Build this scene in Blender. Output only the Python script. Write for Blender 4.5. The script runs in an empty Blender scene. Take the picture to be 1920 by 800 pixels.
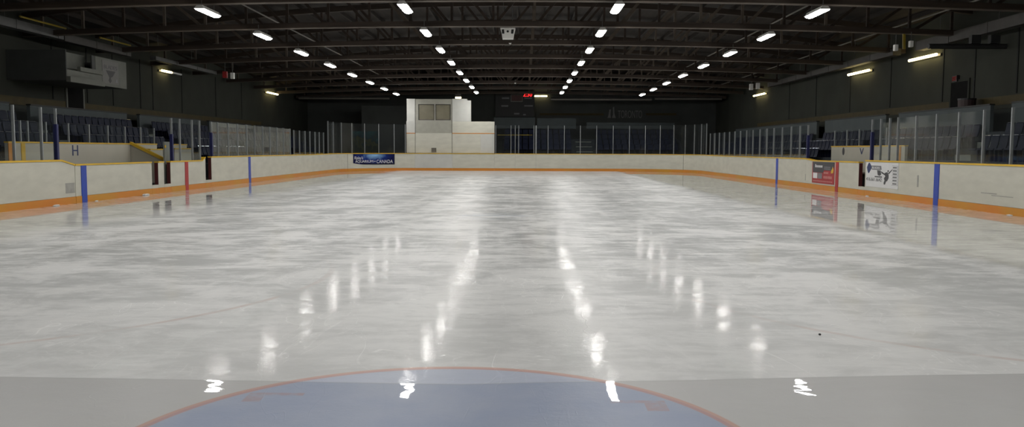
import bpy, bmesh, math, random
from mathutils import Vector, Matrix
R_ = random.Random(7)
S = bpy.context.scene
COL = S.collection
PI = math.pi

# ------------------------------------------------------------------ camera
FPX, HH = 1565.0, 1.65
CAM = Vector((0.43, 0.0, HH))
cd = bpy.data.cameras.new('camera'); cam = bpy.data.objects.new('camera', cd); COL.objects.link(cam)
cd.sensor_width = 36.0; cd.lens = FPX / 1920 * 36; cd.clip_start = 0.05; cd.clip_end = 300
MC = (Matrix.Rotation(math.radians(0.84), 3, 'Z') @ Matrix.Rotation(math.radians(90 - 4.38), 3, 'X')
      @ Matrix.Rotation(math.radians(0.2), 3, 'Z'))
cam.matrix_world = Matrix.Translation(CAM) @ MC.to_4x4()
S.camera = cam
MCI = MC.inverted()

def ray(px, py): return MC @ Vector(((px - 960) / FPX, -(py - 400) / FPX, -1))
def on_x(px, py, X):
    d = ray(px, py); return CAM + d * ((X - CAM.x) / d.x)
def on_y(px, py, Y):
    d = ray(px, py); return CAM + d * ((Y - CAM.y) / d.y)
def proj(p):
    v = MCI @ (Vector(p) - CAM)
    return (960 + FPX * v.x / -v.z, 400 - FPX * v.y / -v.z) if v.z < -0.01 else None

# ------------------------------------------------------------------ materials
def lin(r, g, b):
    f = lambda c: (c / 255 / 12.92) if c / 255 <= 0.04045 else ((c / 255 + 0.055) / 1.055) ** 2.4
    return (f(r), f(g), f(b), 1)
MATS = {}
def pm(name, col, rough=0.6, var=0.15, scale=3.0, metallic=0.0, spec=0.4, stretch=(1, 1, 1), bump=0.0):
    m = bpy.data.materials.new(name); m.use_nodes = True
    nt = m.node_tree; b = nt.nodes['Principled BSDF']
    tc = nt.nodes.new('ShaderNodeTexCoord'); mp = nt.nodes.new('ShaderNodeMapping')
    mp.inputs['Scale'].default_value = stretch
    nz = nt.nodes.new('ShaderNodeTexNoise'); nz.inputs['Scale'].default_value = scale; nz.inputs['Detail'].default_value = 4
    nt.links.new(tc.outputs['Object'], mp.inputs['Vector']); nt.links.new(mp.outputs['Vector'], nz.inputs['Vector'])
    rp = nt.nodes.new('ShaderNodeValToRGB')
    rp.color_ramp.elements[0].position = 0.3; rp.color_ramp.elements[1].position = 0.7
    rp.color_ramp.elements[0].color = tuple(c * (1 - var) for c in col[:3]) + (1,)
    rp.color_ramp.elements[1].color = tuple(min(1, c * (1 + var)) for c in col[:3]) + (1,)
    nt.links.new(nz.outputs['Fac'], rp.inputs['Fac']); nt.links.new(rp.outputs['Color'], b.inputs['Base Color'])
    b.inputs['Roughness'].default_value = rough; b.inputs['Metallic'].default_value = metallic
    b.inputs['Specular IOR Level'].default_value = spec
    if bump:
        bp = nt.nodes.new('ShaderNodeBump'); bp.inputs['Strength'].default_value = bump; bp.inputs['Distance'].default_value = 0.02
        nt.links.new(nz.outputs['Fac'], bp.inputs['Height']); nt.links.new(bp.outputs['Normal'], b.inputs['Normal'])
    MATS[name] = m
    return m
def em(name, col, strength):
    m = bpy.data.materials.new(name); m.use_nodes = True
    nt = m.node_tree; nt.nodes.clear()
    o = nt.nodes.new('ShaderNodeOutputMaterial'); e = nt.nodes.new('ShaderNodeEmission')
    e.inputs['Color'].default_value = tuple(col) + (1,); e.inputs['Strength'].default_value = strength
    nt.links.new(e.outputs[0], o.inputs['Surface']); MATS[name] = m
    return m
def glass(name, tint, haze):
    m = bpy.data.materials.new(name); m.use_nodes = True
    nt = m.node_tree; nt.nodes.clear(); N = nt.nodes.new; L = nt.links.new
    o = N('ShaderNodeOutputMaterial'); t = N('ShaderNodeBsdfTransparent'); g = N('ShaderNodeBsdfGlossy'); d = N('ShaderNodeBsdfDiffuse')
    t.inputs['Color'].default_value = tint + (1,); g.inputs['Roughness'].default_value = 0.04
    d.inputs['Color'].default_value = (0.62, 0.66, 0.68, 1)
    nz = N('ShaderNodeTexNoise'); nz.inputs['Scale'].default_value = 0.35; tc = N('ShaderNodeTexCoord'); L(tc.outputs['Object'], nz.inputs['Vector'])
    hz = N('ShaderNodeMath'); hz.operation = 'MULTIPLY'; hz.inputs[1].default_value = haze * 2; L(nz.outputs['Fac'], hz.inputs[0])
    a = N('ShaderNodeMixShader'); L(hz.outputs[0], a.inputs[0]); L(t.outputs[0], a.inputs[1]); L(d.outputs[0], a.inputs[2])
    lw = N('ShaderNodeLayerWeight'); lw.inputs['Blend'].default_value = 0.5
    p = N('ShaderNodeMath'); p.operation = 'POWER'; p.inputs[1].default_value = 5; L(lw.outputs['Facing'], p.inputs[0])
    q = N('ShaderNodeMath'); q.operation = 'MULTIPLY_ADD'; q.inputs[1].default_value = 0.9; q.inputs[2].default_value = 0.03; L(p.outputs[0], q.inputs[0])
    x = N('ShaderNodeMixShader'); L(q.outputs[0], x.inputs[0]); L(a.outputs[0], x.inputs[1]); L(g.outputs[0], x.inputs[2])
    L(x.outputs[0], o.inputs['Surface']); MATS[name] = m
    return m

BOARD = pm('board_white', (0.51, 0.50, 0.43), 0.35, 0.08, 1.2, stretch=(1, 1, 3))
BOARD2 = pm('board_white_cool', (0.50, 0.50, 0.47), 0.4, 0.06, 1.5)
REAR = pm('bench_wall_white', (0.42, 0.40, 0.335), 0.5, 0.05, 1.0)
YEL = pm('cap_yellow', (0.62, 0.39, 0.03), 0.4, 0.12, 2.0)
ORG = pm('kick_orange', (0.60, 0.23, 0.033), 0.35, 0.22, 0.35)
_r = [n for n in ORG.node_tree.nodes if n.type == 'VALTORGB'][0].color_ramp
_r.elements[0].color = (0.58, 0.185, 0.028, 1); _r.elements[1].color = (0.52, 0.26, 0.03, 1)
BLUE = pm('stripe_blue', (0.025, 0.06, 0.36), 0.35, 0.08)
RED = pm('stripe_red', (0.36, 0.025, 0.03), 0.35, 0.1)
JAMB = pm('jamb_maroon', (0.07, 0.013, 0.014), 0.5, 0.15)
SEAM = pm('seam_dark', (0.06, 0.055, 0.05), 0.6, 0.1)
PAD = pm('pad_blue', (0.010, 0.013, 0.075), 0.55, 0.15)
STEEL = pm('post_aluminium', (0.25, 0.265, 0.27), 0.4, 0.1, 6, metallic=0.2)
GLASS = glass('clear_glass', (0.93, 0.95, 0.95), 0.006)
ACRYL = glass('scuffed_acrylic', (0.86, 0.89, 0.89), 0.012)
RUBBER_SHADE = pm('rubber_and_base_shade', (0.03, 0.03, 0.03), 0.8, 0.2)
CONC = pm('concrete_floor', (0.10, 0.10, 0.10), 0.8, 0.2)
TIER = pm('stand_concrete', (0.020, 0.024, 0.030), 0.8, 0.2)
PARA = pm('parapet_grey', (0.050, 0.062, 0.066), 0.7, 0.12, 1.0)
CAPD = pm('parapet_gap_shade', (0.015, 0.015, 0.015), 0.6, 0.1)
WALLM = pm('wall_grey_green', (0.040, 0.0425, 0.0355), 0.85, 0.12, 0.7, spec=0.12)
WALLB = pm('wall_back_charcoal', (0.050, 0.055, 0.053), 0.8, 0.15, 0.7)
STRIPE = pm('stripe_ochre', (0.045, 0.032, 0.005), 0.7, 0.2)
GROOVE = pm('joint_dark', (0.009, 0.010, 0.009), 0.8, 0.1)
SEAT = pm('seat_navy', (0.005, 0.008, 0.024), 0.55, 0.1, spec=0.12)
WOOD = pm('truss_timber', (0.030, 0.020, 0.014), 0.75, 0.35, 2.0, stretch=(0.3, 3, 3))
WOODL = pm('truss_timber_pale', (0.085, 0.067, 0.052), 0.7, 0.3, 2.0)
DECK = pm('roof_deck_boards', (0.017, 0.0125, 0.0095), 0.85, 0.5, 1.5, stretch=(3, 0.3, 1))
METAL = pm('duct_galvanised', (0.085, 0.085, 0.083), 0.5, 0.15, metallic=0.3)
DUCTB = pm('duct_brown', (0.045, 0.041, 0.037), 0.6, 0.15)
PIPEY = pm('gas_pipe_yellow', (0.22, 0.16, 0.012), 0.5, 0.1)
PIPED = pm('pipe_dark', (0.02, 0.02, 0.02), 0.6, 0.1)
CONDUIT = pm('conduit_grey', (0.14, 0.13, 0.115), 0.5, 0.1)
WHITE = pm('enamel_white', (0.70, 0.69, 0.66), 0.4, 0.04)
PAPER = pm('sign_white', (0.62, 0.62, 0.62), 0.5, 0.03)
SNOW = pm('snow_white', (0.66, 0.66, 0.65), 0.7, 0.04, 8)
BLACK = pm('black_paint', (0.012, 0.012, 0.013), 0.5, 0.05)
INK = pm('ink_charcoal', (0.05, 0.05, 0.055), 0.5, 0.08)
INKG = pm('ink_grey', (0.17, 0.17, 0.18), 0.5, 0.08)
INKW = pm('ink_white', (0.66, 0.66, 0.66), 0.5, 0.03)
INKP = pm('ink_pink', (0.50, 0.22, 0.20), 0.5, 0.06)
NAVY = pm('ink_navy', (0.02, 0.035, 0.11), 0.5, 0.05)
ADRED = pm('ad_red', (0.33, 0.03, 0.035), 0.45, 0.15)
SEATG = pm('seat_glint_bead', (0.55, 0.57, 0.62), 0.16, 0.05, metallic=0.9)
DOORM = pm('door_dark', (0.012, 0.012, 0.012), 0.9, 0.1, spec=0.03)
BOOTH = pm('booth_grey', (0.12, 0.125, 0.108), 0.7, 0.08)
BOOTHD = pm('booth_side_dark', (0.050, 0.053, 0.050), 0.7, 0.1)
SCUFF = pm('scuff_grey', (0.30, 0.295, 0.27), 0.6, 0.12, 5)
PANELG = pm('panel_grey', (0.33, 0.325, 0.28), 0.5, 0.06)
BLIND = pm('window_beige', (0.17, 0.155, 0.105), 0.25, 0.06)
STEP = pm('stair_grey', (0.16, 0.17, 0.15), 0.7, 0.1)
REDBOX = pm('red_plastic', (0.30, 0.02, 0.02), 0.5, 0.1)
SIGNL = pm('letter_grey', (0.15, 0.15, 0.15), 0.5, 0.05)
LAMP = em('lamp_white', (1.0, 0.985, 0.95), 86.0)
TUBE = em('tube_warm', (1.0, 0.80, 0.36), 11.0)
LED = em('led_red', (1.0, 0.02, 0.02), 3.2)
EXITL = em('exit_red', (1.0, 0.05, 0.03), 0.10)

def banner_mat():
    m = pm('banner_print', (0.01, 0.02, 0.16), 0.5, spec=0.1); nt = m.node_tree; N = nt.nodes.new; L = nt.links.new
    b = nt.nodes['Principled BSDF']; tc = N('ShaderNodeTexCoord'); mp = N('ShaderNodeMapping')
    mp.inputs['Location'].default_value = (-0.35, -0.25, -1.25); mp.inputs['Scale'].default_value = (0.75, 0.0, 1.3)
    L(tc.outputs['Object'], mp.inputs['Vector'])
    gr = N('ShaderNodeTexGradient'); gr.gradient_type = 'SPHERICAL'
    nz = N('ShaderNodeTexNoise'); nz.inputs['Scale'].default_value = 3; L(tc.outputs['Object'], nz.inputs['Vector'])
    mx = N('ShaderNodeVectorMath'); mx.operation = 'MULTIPLY_ADD'; mx.inputs[1].default_value = (0.5,) * 3
    L(nz.outputs['Color'], mx.inputs[0]); L(mp.outputs['Vector'], mx.inputs[2]); L(mx.outputs[0], gr.inputs['Vector'])
    rp = N('ShaderNodeValToRGB'); e = rp.color_ramp.elements
    e[0].color = (0.004, 0.005, 0.05, 1); e[1].color = (0.25, 0.45, 0.70, 1); e.new(0.42).color = (0.008, 0.025, 0.16, 1)
    L(gr.outputs['Fac'], rp.inputs['Fac']); L(rp.outputs['Color'], b.inputs['Base Color'])
    return m
BANNER = banner_mat()
def mural_mat():
    m = pm('mural_print', (0.02, 0.1, 0.12), 0.6); nt = m.node_tree; N = nt.nodes.new; L = nt.links.new
    b = nt.nodes['Principled BSDF']; tc = N('ShaderNodeTexCoord')
    nz = N('ShaderNodeTexNoise'); nz.inputs['Scale'].default_value = 1.6; nz.inputs['Detail'].default_value = 5; L(tc.outputs['Object'], nz.inputs['Vector'])
    sp = N('ShaderNodeSeparateXYZ'); L(tc.outputs['Object'], sp.inputs[0])
    ad = N('ShaderNodeMath'); ad.operation = 'MULTIPLY_ADD'; ad.inputs[1].default_value = 0.28; L(sp.outputs['Z'], ad.inputs[0]); L(nz.outputs['Fac'], ad.inputs[2])
    rp = N('ShaderNodeValToRGB'); e = rp.color_ramp.elements
    e[0].position = 0.42; e[0].color = (0.02, 0.03, 0.02, 1); e[1].position = 0.85; e[1].color = (0.015, 0.075, 0.085, 1)
    e.new(0.49).color = (0.055, 0.058, 0.02, 1); e.new(0.56).color = (0.012, 0.03, 0.035, 1)
    L(ad.outputs[0], rp.inputs['Fac']); L(rp.outputs['Color'], b.inputs['Base Color'])
    return m
MURAL = mural_mat()

# ------------------------------------------------------------------ mesh helpers
class MB:
    def __init__(s): s.v = []; s.f = []
    def box(s, a, b):
        x0, x1 = sorted((a[0], b[0])); y0, y1 = sorted((a[1], b[1])); z0, z1 = sorted((a[2], b[2])); n = len(s.v)
        s.v += [(x0, y0, z0), (x1, y0, z0), (x1, y1, z0), (x0, y1, z0), (x0, y0, z1), (x1, y0, z1), (x1, y1, z1), (x0, y1, z1)]
        s.f += [tuple(n + i for i in q) for q in ((0, 3, 2, 1), (4, 5, 6, 7), (0, 1, 5, 4), (1, 2, 6, 5), (2, 3, 7, 6), (3, 0, 4, 7))]
        return s
    def prism(s, base, off):
        """polygon of 3-D points extruded by vector off"""
        n = len(s.v); k = len(base); off = Vector(off)
        s.v += [tuple(p) for p in base] + [tuple(Vector(p) + off) for p in base]
        s.f += [tuple(range(n + k - 1, n - 1, -1)), tuple(range(n + k, n + 2 * k))]
        s.f += [(n + i, n + (i + 1) % k, n + k + (i + 1) % k, n + k + i) for i in range(k)]
        return s
    def bar(s, p, q, w, h=None, up=(0, 0, 1)):
        p, q = Vector(p), Vector(q); d = (q - p).normalized(); u = Vector(up)
        if abs(d.dot(u)) > 0.98: u = Vector((0, 1, 0))
        r = d.cross(u).normalized(); u = r.cross(d); h = h or w
        return s.prism([p + r * a * w / 2 + u * b * h / 2 for a, b in ((-1, -1), (1, -1), (1, 1), (-1, 1))], q - p)
    def tube(s, p, q, r, n=10, r2=None):
        p, q = Vector(p), Vector(q); d = (q - p).normalized(); u = Vector((0, 0, 1))
        if abs(d.dot(u)) > 0.98: u = Vector((0, 1, 0))
        a = d.cross(u).normalized(); b = a.cross(d); r2 = r if r2 is None else r2; k = len(s.v)
        for c, rr in ((p, r), (q, r2)):
            s.v += [tuple(c + (a * math.cos(t) + b * math.sin(t)) * rr) for t in (2 * PI * i / n for i in range(n))]
        s.f += [(k + i, k + (i + 1) % n, k + n + (i + 1) % n, k + n + i) for i in range(n)]
        s.f += [tuple(range(k + n - 1, k - 1, -1)), tuple(range(k + n, k + 2 * n))]
        return s
    def build(s, name, mat, parent=None, bevel=0.0, org=None):
        me = bpy.data.meshes.new(name)
        o = Vector(org) if org is not None else (parent_loc(parent) if parent else Vector((0, 0, 0)))
        me.from_pydata([tuple(Vector(v) - o) for v in s.v], [], s.f)
        bm = bmesh.new(); bm.from_mesh(me); bmesh.ops.recalc_face_normals(bm, faces=bm.faces)
        if bevel: bmesh.ops.bevel(bm, geom=bm.edges[:], offset=bevel, segments=2, affect='EDGES', clamp_overlap=True)
        bm.to_mesh(me); bm.free()
        me.materials.append(mat)
        ob = bpy.data.objects.new(name, me); COL.objects.link(ob)
        if parent: ob.parent = parent
        elif org is not None: ob.location = o
        return ob
WLOC = {}
def parent_loc(p): return WLOC.get(p.name, Vector((0, 0, 0)))
def tag(o, label, cat, group=None, kind=None):
    if label: o['label'] = label
    if cat: o['category'] = cat
    if group: o['group'] = group
    if kind: o['kind'] = kind
    return o
def thing(name, label, cat, loc=(0, 0, 0), group=None):
    o = bpy.data.objects.new(name, None); COL.objects.link(o); o.location = loc; o.empty_display_size = 0.2
    WLOC[o.name] = Vector(loc)
    return tag(o, label, cat, group)
def sub(parent, child): WLOC[child.name] = parent_loc(parent); return child    # child origin sits at its thing's origin
def struct(mb, name, mat, bevel=0): o = mb.build(name, mat, bevel=bevel); o['kind'] = 'structure'; return o
def copy_thing(root, loc, label, group=None):
    r = root.copy(); COL.objects.link(r); r.location = loc; r['label'] = label
    if group: r['group'] = group
    for ch in KIDS[root.name]:
        c = ch.copy(); COL.objects.link(c); c.parent = r
    return r
KIDS = {}
ORD = ('first second third fourth fifth sixth seventh eighth ninth tenth eleventh twelfth thirteenth fourteenth fifteenth sixteenth '
       'seventeenth eighteenth nineteenth twentieth').split()
ORD += ['twenty-' + w for w in ORD[:9]] + ['thirtieth'] + ['thirty-' + w for w in ORD[:9]] + ['fortieth']

class Sheet:
    """a flat rectangle on a wall: origin at its lower corner, r to the reader's right, u up, n towards the reader"""
    def __init__(s, o, r): s.o = Vector(o); s.r = Vector(r).normalized(); s.u = Vector((0, 0, 1)); s.n = s.r.cross(s.u)
    def p(s, x, y, d=0): return s.o + s.r * x + s.u * y + s.n * d
    def poly(s, mb, pts, d0, d1): return mb.prism([s.p(x, y, d0) for x, y in pts], s.n * (d1 - d0))
    def rect(s, mb, x0, y0, x1, y1, d0, d1): return s.poly(mb, [(x0, y0), (x1, y0), (x1, y1), (x0, y1)], d0, d1)
    def disc(s, mb, cx, cy, rx, ry, d0, d1, n=16): return s.poly(mb, [(cx + rx * math.cos(2 * PI * i / n), cy + ry * math.sin(2 * PI * i / n)) for i in range(n)], d0, d1)
def text(sh, string, x0, y0, w, h, d, mat, parent, name='lettering', shear=0.0):
    cu = bpy.data.curves.new('glyphs', 'FONT'); cu.body = string; cu.extrude = 0.02; cu.shear = shear
    ob = bpy.data.objects.new('glyphs', cu); COL.objects.link(ob)
    dg = bpy.context.evaluated_depsgraph_get(); dg.update()
    me = bpy.data.meshes.new_from_object(ob.evaluated_get(dg)); me.name = name
    xs = [v.co.x for v in me.vertices]; ys = [v.co.y for v in me.vertices]
    ax, bx, ay, by = min(xs), max(xs), min(ys), max(ys); o = parent_loc(parent)
    for v in me.vertices:
        q = sh.p(x0 + (v.co.x - ax) / (bx - ax) * w, y0 + (v.co.y - ay) / (by - ay) * h, d + (0.004 if v.co.z > 0 else 0.0))
        v.co = q - o
    bpy.data.objects.remove(ob); bpy.data.curves.remove(cu)
    me.materials.clear(); me.materials.append(mat)
    t = bpy.data.objects.new(name, me); COL.objects.link(t); t.parent = parent
    return t

# ------------------------------------------------------------------ rink outline (closed path, s = arc length)
XW, Y0, Y1, RC = 13.0, 0.8, 64.5, 5.5
PTS = []
def add_line(a, b, n):
    for i in range(n): PTS.append((a[0] + (b[0] - a[0]) * i / n, a[1] + (b[1] - a[1]) * i / n))
def add_arc(cx, cy, a0, a1, n=20):
    for i in range(n): t = a0 + (a1 - a0) * i / n; PTS.append((cx + RC * math.cos(t), cy + RC * math.sin(t)))
add_line((0, Y0), (-XW + RC, Y0), 8); add_arc(-XW + RC, Y0 + RC, -PI / 2, -PI)
add_line((-XW, Y0 + RC), (-XW, Y1 - RC), 210); add_arc(-XW + RC, Y1 - RC, PI, PI / 2)
add_line((-XW + RC, Y1), (XW - RC, Y1), 60); add_arc(XW - RC, Y1 - RC, PI / 2, 0)
add_line((XW, Y1 - RC), (XW, Y0 + RC), 210); add_arc(XW - RC, Y0 + RC, 0, -PI / 2)
add_line((XW - RC, Y0), (0, Y0), 8); PTS.append((0, Y0))
SS = [0.0]
for i in range(1, len(PTS)): SS.append(SS[-1] + math.dist(PTS[i - 1], PTS[i]))
STOT = SS[-1]
def at(s):
    s = min(max(s, 0), STOT - 1e-6); lo, hi = 0, len(SS) - 1
    while hi - lo > 1:
        m = (lo + hi) // 2
        if SS[m] <= s: lo = m
        else: hi = m
    t = (s - SS[lo]) / max(1e-9, SS[hi] - SS[lo]); a, b = PTS[lo], PTS[hi]
    p = Vector((a[0] + (b[0] - a[0]) * t, a[1] + (b[1] - a[1]) * t, 0)); d = Vector((b[0] - a[0], b[1] - a[1], 0)).normalized()
    return p, Vector((-d.y, d.x, 0))                    # outward normal (path runs clockwise seen from above)
SL0 = 7.5 + RC * PI / 2
def sL(Y): return SL0 + (Y - (Y0 + RC))
SF = sL(Y1 - RC)
SR0 = SF + RC * PI / 2 + 15 + RC * PI / 2
def sR(Y): return SR0 + ((Y1 - RC) - Y)
def s_px(px, lo, hi, z=1.0, off=0.0):
    for _ in range(50):
        m = (lo + hi) / 2; p, n = at(m); q = proj((p.x + n.x * off, p.y + n.y * off, z))
        if q is None or q[0] < px: lo = m
        else: hi = m
    return (lo + hi) / 2
def ypx(px, X):                                         # distance along a side wall of a vertical at pixel column px
    return on_x(px, 300, X).y
def ramp(v, a, b): return min(1, max(0, (v - a) / (b - a)))
YL1, YL2 = ypx(115, -XW), ypx(140, -XW); YL3, YL4 = ypx(379, -XW), ypx(385.5, -XW)
YR1, YR2 = ypx(1526, XW), ypx(1511, XW)
def top(s):
    if s < SF: Y = (s - SL0) + Y0 + RC; return 1.31 - 0.14 * min(ramp(Y, YL1, YL2), 1 - ramp(Y, YL3, YL4)) + 0.03 * ramp(Y, 54, 59)
    if s < SR0: return 1.34
    Y = Y1 - RC - (s - SR0); return 1.31 - 0.07 * min(ramp(Y, GRL, GRL + .01), 1 - ramp(Y, YR1, YR2)) + 0.03 * ramp(Y, 54, 59)
GRL = ypx(1617, XW)
def sweep(mb, s0, s1, o0, o1, zf0, zf1):
    ks = [s0] + [x for x in SS if s0 + 1e-4 < x < s1 - 1e-4] + [s1]
    ev = [sL(YL1), sL(YL2), sL(YL3), sL(YL4), sR(YR1), sR(YR2)]
    ks = sorted(ks + [e for e in ev if s0 < e < s1]); n = len(mb.v)
    for s in ks:
        p, nr = at(s); z0 = zf0(s) if callable(zf0) else zf0; z1 = zf1(s) if callable(zf1) else zf1
        for o, z in ((o0, z0), (o1, z0), (o1, z1), (o0, z1)): mb.v.append((p.x + nr.x * o, p.y + nr.y * o, z))
    for i in range(len(ks) - 1):
        a = n + 4 * i
        for j in range(4): mb.f.append((a + j, a + (j + 1) % 4, a + 4 + (j + 1) % 4, a + 4 + j))
    mb.f += [(n, n + 1, n + 2, n + 3), (n + 4 * len(ks) - 1, n + 4 * len(ks) - 2, n + 4 * len(ks) - 3, n + 4 * len(ks) - 4)]
    return mb
BT = 0.14
def boards(s0, s1, label, stripes=(), name='rink_board', mat=None, jamb=None, kick=None, scuff=None):
    s0 += 0.004; s1 -= 0.004; p, n = at((s0 + s1) / 2)
    t = thing(name, label, 'boards', (p.x, p.y, 0))
    sweep(MB(), s0, s1, 0, BT, 0.205, lambda s: top(s) - 0.05).build('facing', mat or BOARD, t)
    sweep(MB(), s0, s1, -0.012, BT, 0.0, 0.2).build('kick_plate', kick or ORG, t)
    sweep(MB(), s0, s1, -0.02, BT + 0.02, lambda s: top(s) - 0.048, top).build('cap_rail', YEL, t)
    for c, w, m in stripes:
        sweep(MB(), c - w / 2, c + w / 2, -0.02, -0.001, 0.0, lambda s: top(s) - 0.052).build('line_stripe', m, t)['label'] = ('blue' if m is BLUE else 'red') + ' line stripe'
    if jamb is not None:
        e = s0 if jamb == 0 else s1
        a, b = (e - 0.003, e - 0.001) if jamb == 0 else (e + 0.001, e + 0.003)
        sweep(MB(), a, b, 0.002, BT - 0.002, 0.32, lambda s: top(s) - 0.052).build('gate_jamb', JAMB, t)
    if scuff:
        sweep(MB(), scuff[0], scuff[1], -0.006, -0.001, scuff[2], scuff[3]).build('scuff_plate', SCUFF, t)
    return t
def seam(s): return sweep(MB(), s - 0.012, s + 0.012, -0.003, -0.0005, 0.2, lambda q: top(q) - 0.052)

# ice, floor
def ice_mat():
    m = bpy.data.materials.new('ice_surface'); m.use_nodes = True; nt = m.node_tree; N = nt.nodes.new; L = nt.links.new
    b = nt.nodes['Principled BSDF']
    tc = N('ShaderNodeTexCoord'); sp = N('ShaderNodeSeparateXYZ'); L(tc.outputs['Object'], sp.inputs[0]); X, Y = sp.outputs['X'], sp.outputs['Y']
    def M(op, a, b_=None, c=None, clamp=False):
        n = N('ShaderNodeMath'); n.operation = op; n.use_clamp = clamp
        for i, v in enumerate((a, b_, c)):
            if v is None: continue
            if isinstance(v, (int, float)): n.inputs[i].default_value = v
            else: L(v, n.inputs[i])
        return n.outputs[0]
    def noise(scale, detail, rough, map_scale=(1, 1, 1), rot=0.0, dist=0.0, loc=(0, 0, 0)):
        mp = N('ShaderNodeMapping'); mp.inputs['Scale'].default_value = map_scale; mp.inputs['Rotation'].default_value = (0, 0, rot); mp.inputs['Location'].default_value = loc
        mp.vector_type = 'TEXTURE' if False else 'POINT'
        L(tc.outputs['Object'], mp.inputs['Vector'])
        n = N('ShaderNodeTexNoise'); n.inputs['Scale'].default_value = scale; n.inputs['Detail'].default_value = detail
        n.inputs['Roughness'].default_value = rough; n.inputs['Distortion'].default_value = dist
        L(mp.outputs['Vector'], n.inputs['Vector']); return n.outputs['Fac']
    def smooth(v, a, b_):
        n = N('ShaderNodeMapRange'); n.interpolation_type = 'SMOOTHSTEP'; L(v, n.inputs['Value'])
        n.inputs['From Min'].default_value = a; n.inputs['From Max'].default_value = b_; n.inputs['To Min'].default_value = 0; n.inputs['To Max'].default_value = 1
        return n.outputs['Result']
    def mixc(f, a, b_):
        n = N('ShaderNodeMix'); n.data_type = 'RGBA'
        if isinstance(f, (int, float)): n.inputs['Factor'].default_value = f
        else: L(f, n.inputs['Factor'])
        for s, v in (('A', a), ('B', b_)):
            k = [i for i in n.inputs if i.name == s and i.type == 'RGBA'][0]
            if isinstance(v, tuple): k.default_value = v + (1,)
            else: L(v, k)
        return [o for o in n.outputs if o.type == 'RGBA'][0]
    absx = M('ABSOLUTE', X)
    # freshly flooded strip in front: edge line close to the crease, a little further out at the sides
    wob = M('MULTIPLY', M('SUBTRACT', noise(0.5, 3, 0.5), 0.5), 0.06)
    edge = M('ADD', M('ADD', M('MULTIPLY_ADD', M('MAXIMUM', X, 0.0), 0.095, 5.77), M('MULTIPLY', M('MINIMUM', X, 0.0), -0.03)), wob)
    wet = M('LESS_THAN', Y, edge)
    # wet strips along both boards
    wav = M('MULTIPLY', M('SUBTRACT', noise(0.35, 3, 0.55), 0.5), 2.0)
    side = M('MAXIMUM', smooth(M('MULTIPLY_ADD', wav, 0.35, X), 7.1, 7.9), smooth(M('MULTIPLY_ADD', wav, 0.7, M('MULTIPLY', X, -1.0)), 8.0, 10.0))
    far = smooth(Y, 46, 60)
    calm = M('MAXIMUM', M('MAXIMUM', wet, side), far)
    # snow and skate marks
    big = noise(0.16, 5, 0.6, dist=0.4)
    mid = noise(0.75, 6, 0.68, dist=0.7)
    str1 = noise(1.0, 5, 0.6, (1.5, 0.05, 1), 0.05, 0.2)
    str2 = noise(1.0, 6, 0.68, (0.9, 0.10, 1), -0.16, 0.3, (7, 3, 0))
    str3 = noise(1.3, 4, 0.6, (0.35, 2.6, 1), 0.15, 0.5, (3, 9, 0))
    def line(n, w): return M('SUBTRACT', 1.0, smooth(M('ABSOLUTE', M('SUBTRACT', n, 0.5)), 0.0, w))
    scr = M('MAXIMUM', M('MAXIMUM', line(noise(0.5, 3, 0.55, (2.0, 0.5, 1), 0.9, 1.2), 0.005), line(noise(0.55, 3, 0.55, (0.6, 1.8, 1), 0.3, 1.4, (5, 1, 0)), 0.005)),
            line(noise(0.9, 2, 0.5, (1, 1, 1), 0, 1.6, (2, 8, 0)), 0.004))
    scr = M('MULTIPLY', M('MULTIPLY', scr, smooth(mid, 0.40, 0.6)), M('SUBTRACT', 1.0, smooth(Y, 12, 24)))
    v = M('ADD', M('MULTIPLY', big, 0.42), M('ADD', M('MULTIPLY', mid, 0.62), M('ADD', M('MULTIPLY', str1, 0.22), M('ADD', M('MULTIPLY', str2, 0.20), M('MULTIPLY', str3, 0.26)))))
    fin = noise(3.0, 6, 0.75, (0.5, 1.2, 1), 0.1, 0.4, (1, 4, 0))
    snow = smooth(M('MULTIPLY_ADD', fin, 0.5, v), 0.99, 1.22)
    ymask = M('MULTIPLY', smooth(Y, 5.8, 15), M('SUBTRACT', 1.0, M('MULTIPLY', 0.6, smooth(Y, 44, 62))))
    contrast = M('MULTIPLY_ADD', ymask, 0.72, 0.28)
    # base between clear and snowy ice
    dark, light = (0.41, 0.42, 0.415), (0.69, 0.69, 0.68)
    sn = M('ADD', M('MULTIPLY', M('SUBTRACT', snow, 0.66), contrast), 0.66)
    c = mixc(sn, dark, light)
    c = mixc(M('MULTIPLY', scr, 0.45), c, (0.82, 0.82, 0.81))
    c = mixc(M('MULTIPLY', M('SUBTRACT', 1.0, wet), M('MULTIPLY', smooth(absx, 10.5, 12.2), 0.7)), c, (0.66, 0.645, 0.61))
    # faint face-off circles
    def ring(cx, cy, r, w):
        dx, dy = M('SUBTRACT', X, cx), M('SUBTRACT', Y, cy)
        d = M('SQRT', M('ADD', M('MULTIPLY', dx, dx), M('MULTIPLY', dy, dy)))
        return d, M('SUBTRACT', 1.0, smooth(M('ABSOLUTE', M('SUBTRACT', d, r)), w * 0.6, w))
    rings = None
    for cx, cy in ((-6.7, 10.5), (6.7, 10.5)):
        d, g = ring(cx, cy, 4.57, 0.05); rings = g if rings is None else M('MAXIMUM', rings, g)
    fade = M('MULTIPLY', smooth(mid, 0.38, 0.6), M('SUBTRACT', 1.0, smooth(Y, 8.5, 12.5)))
    c = mixc(M('MULTIPLY', rings, M('MULTIPLY_ADD', fade, 0.34, 0.02)), c, (0.40, 0.22, 0.17))
    dsp, g = ring(-0.35, 20.6, 0.0, 1.1)
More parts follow.
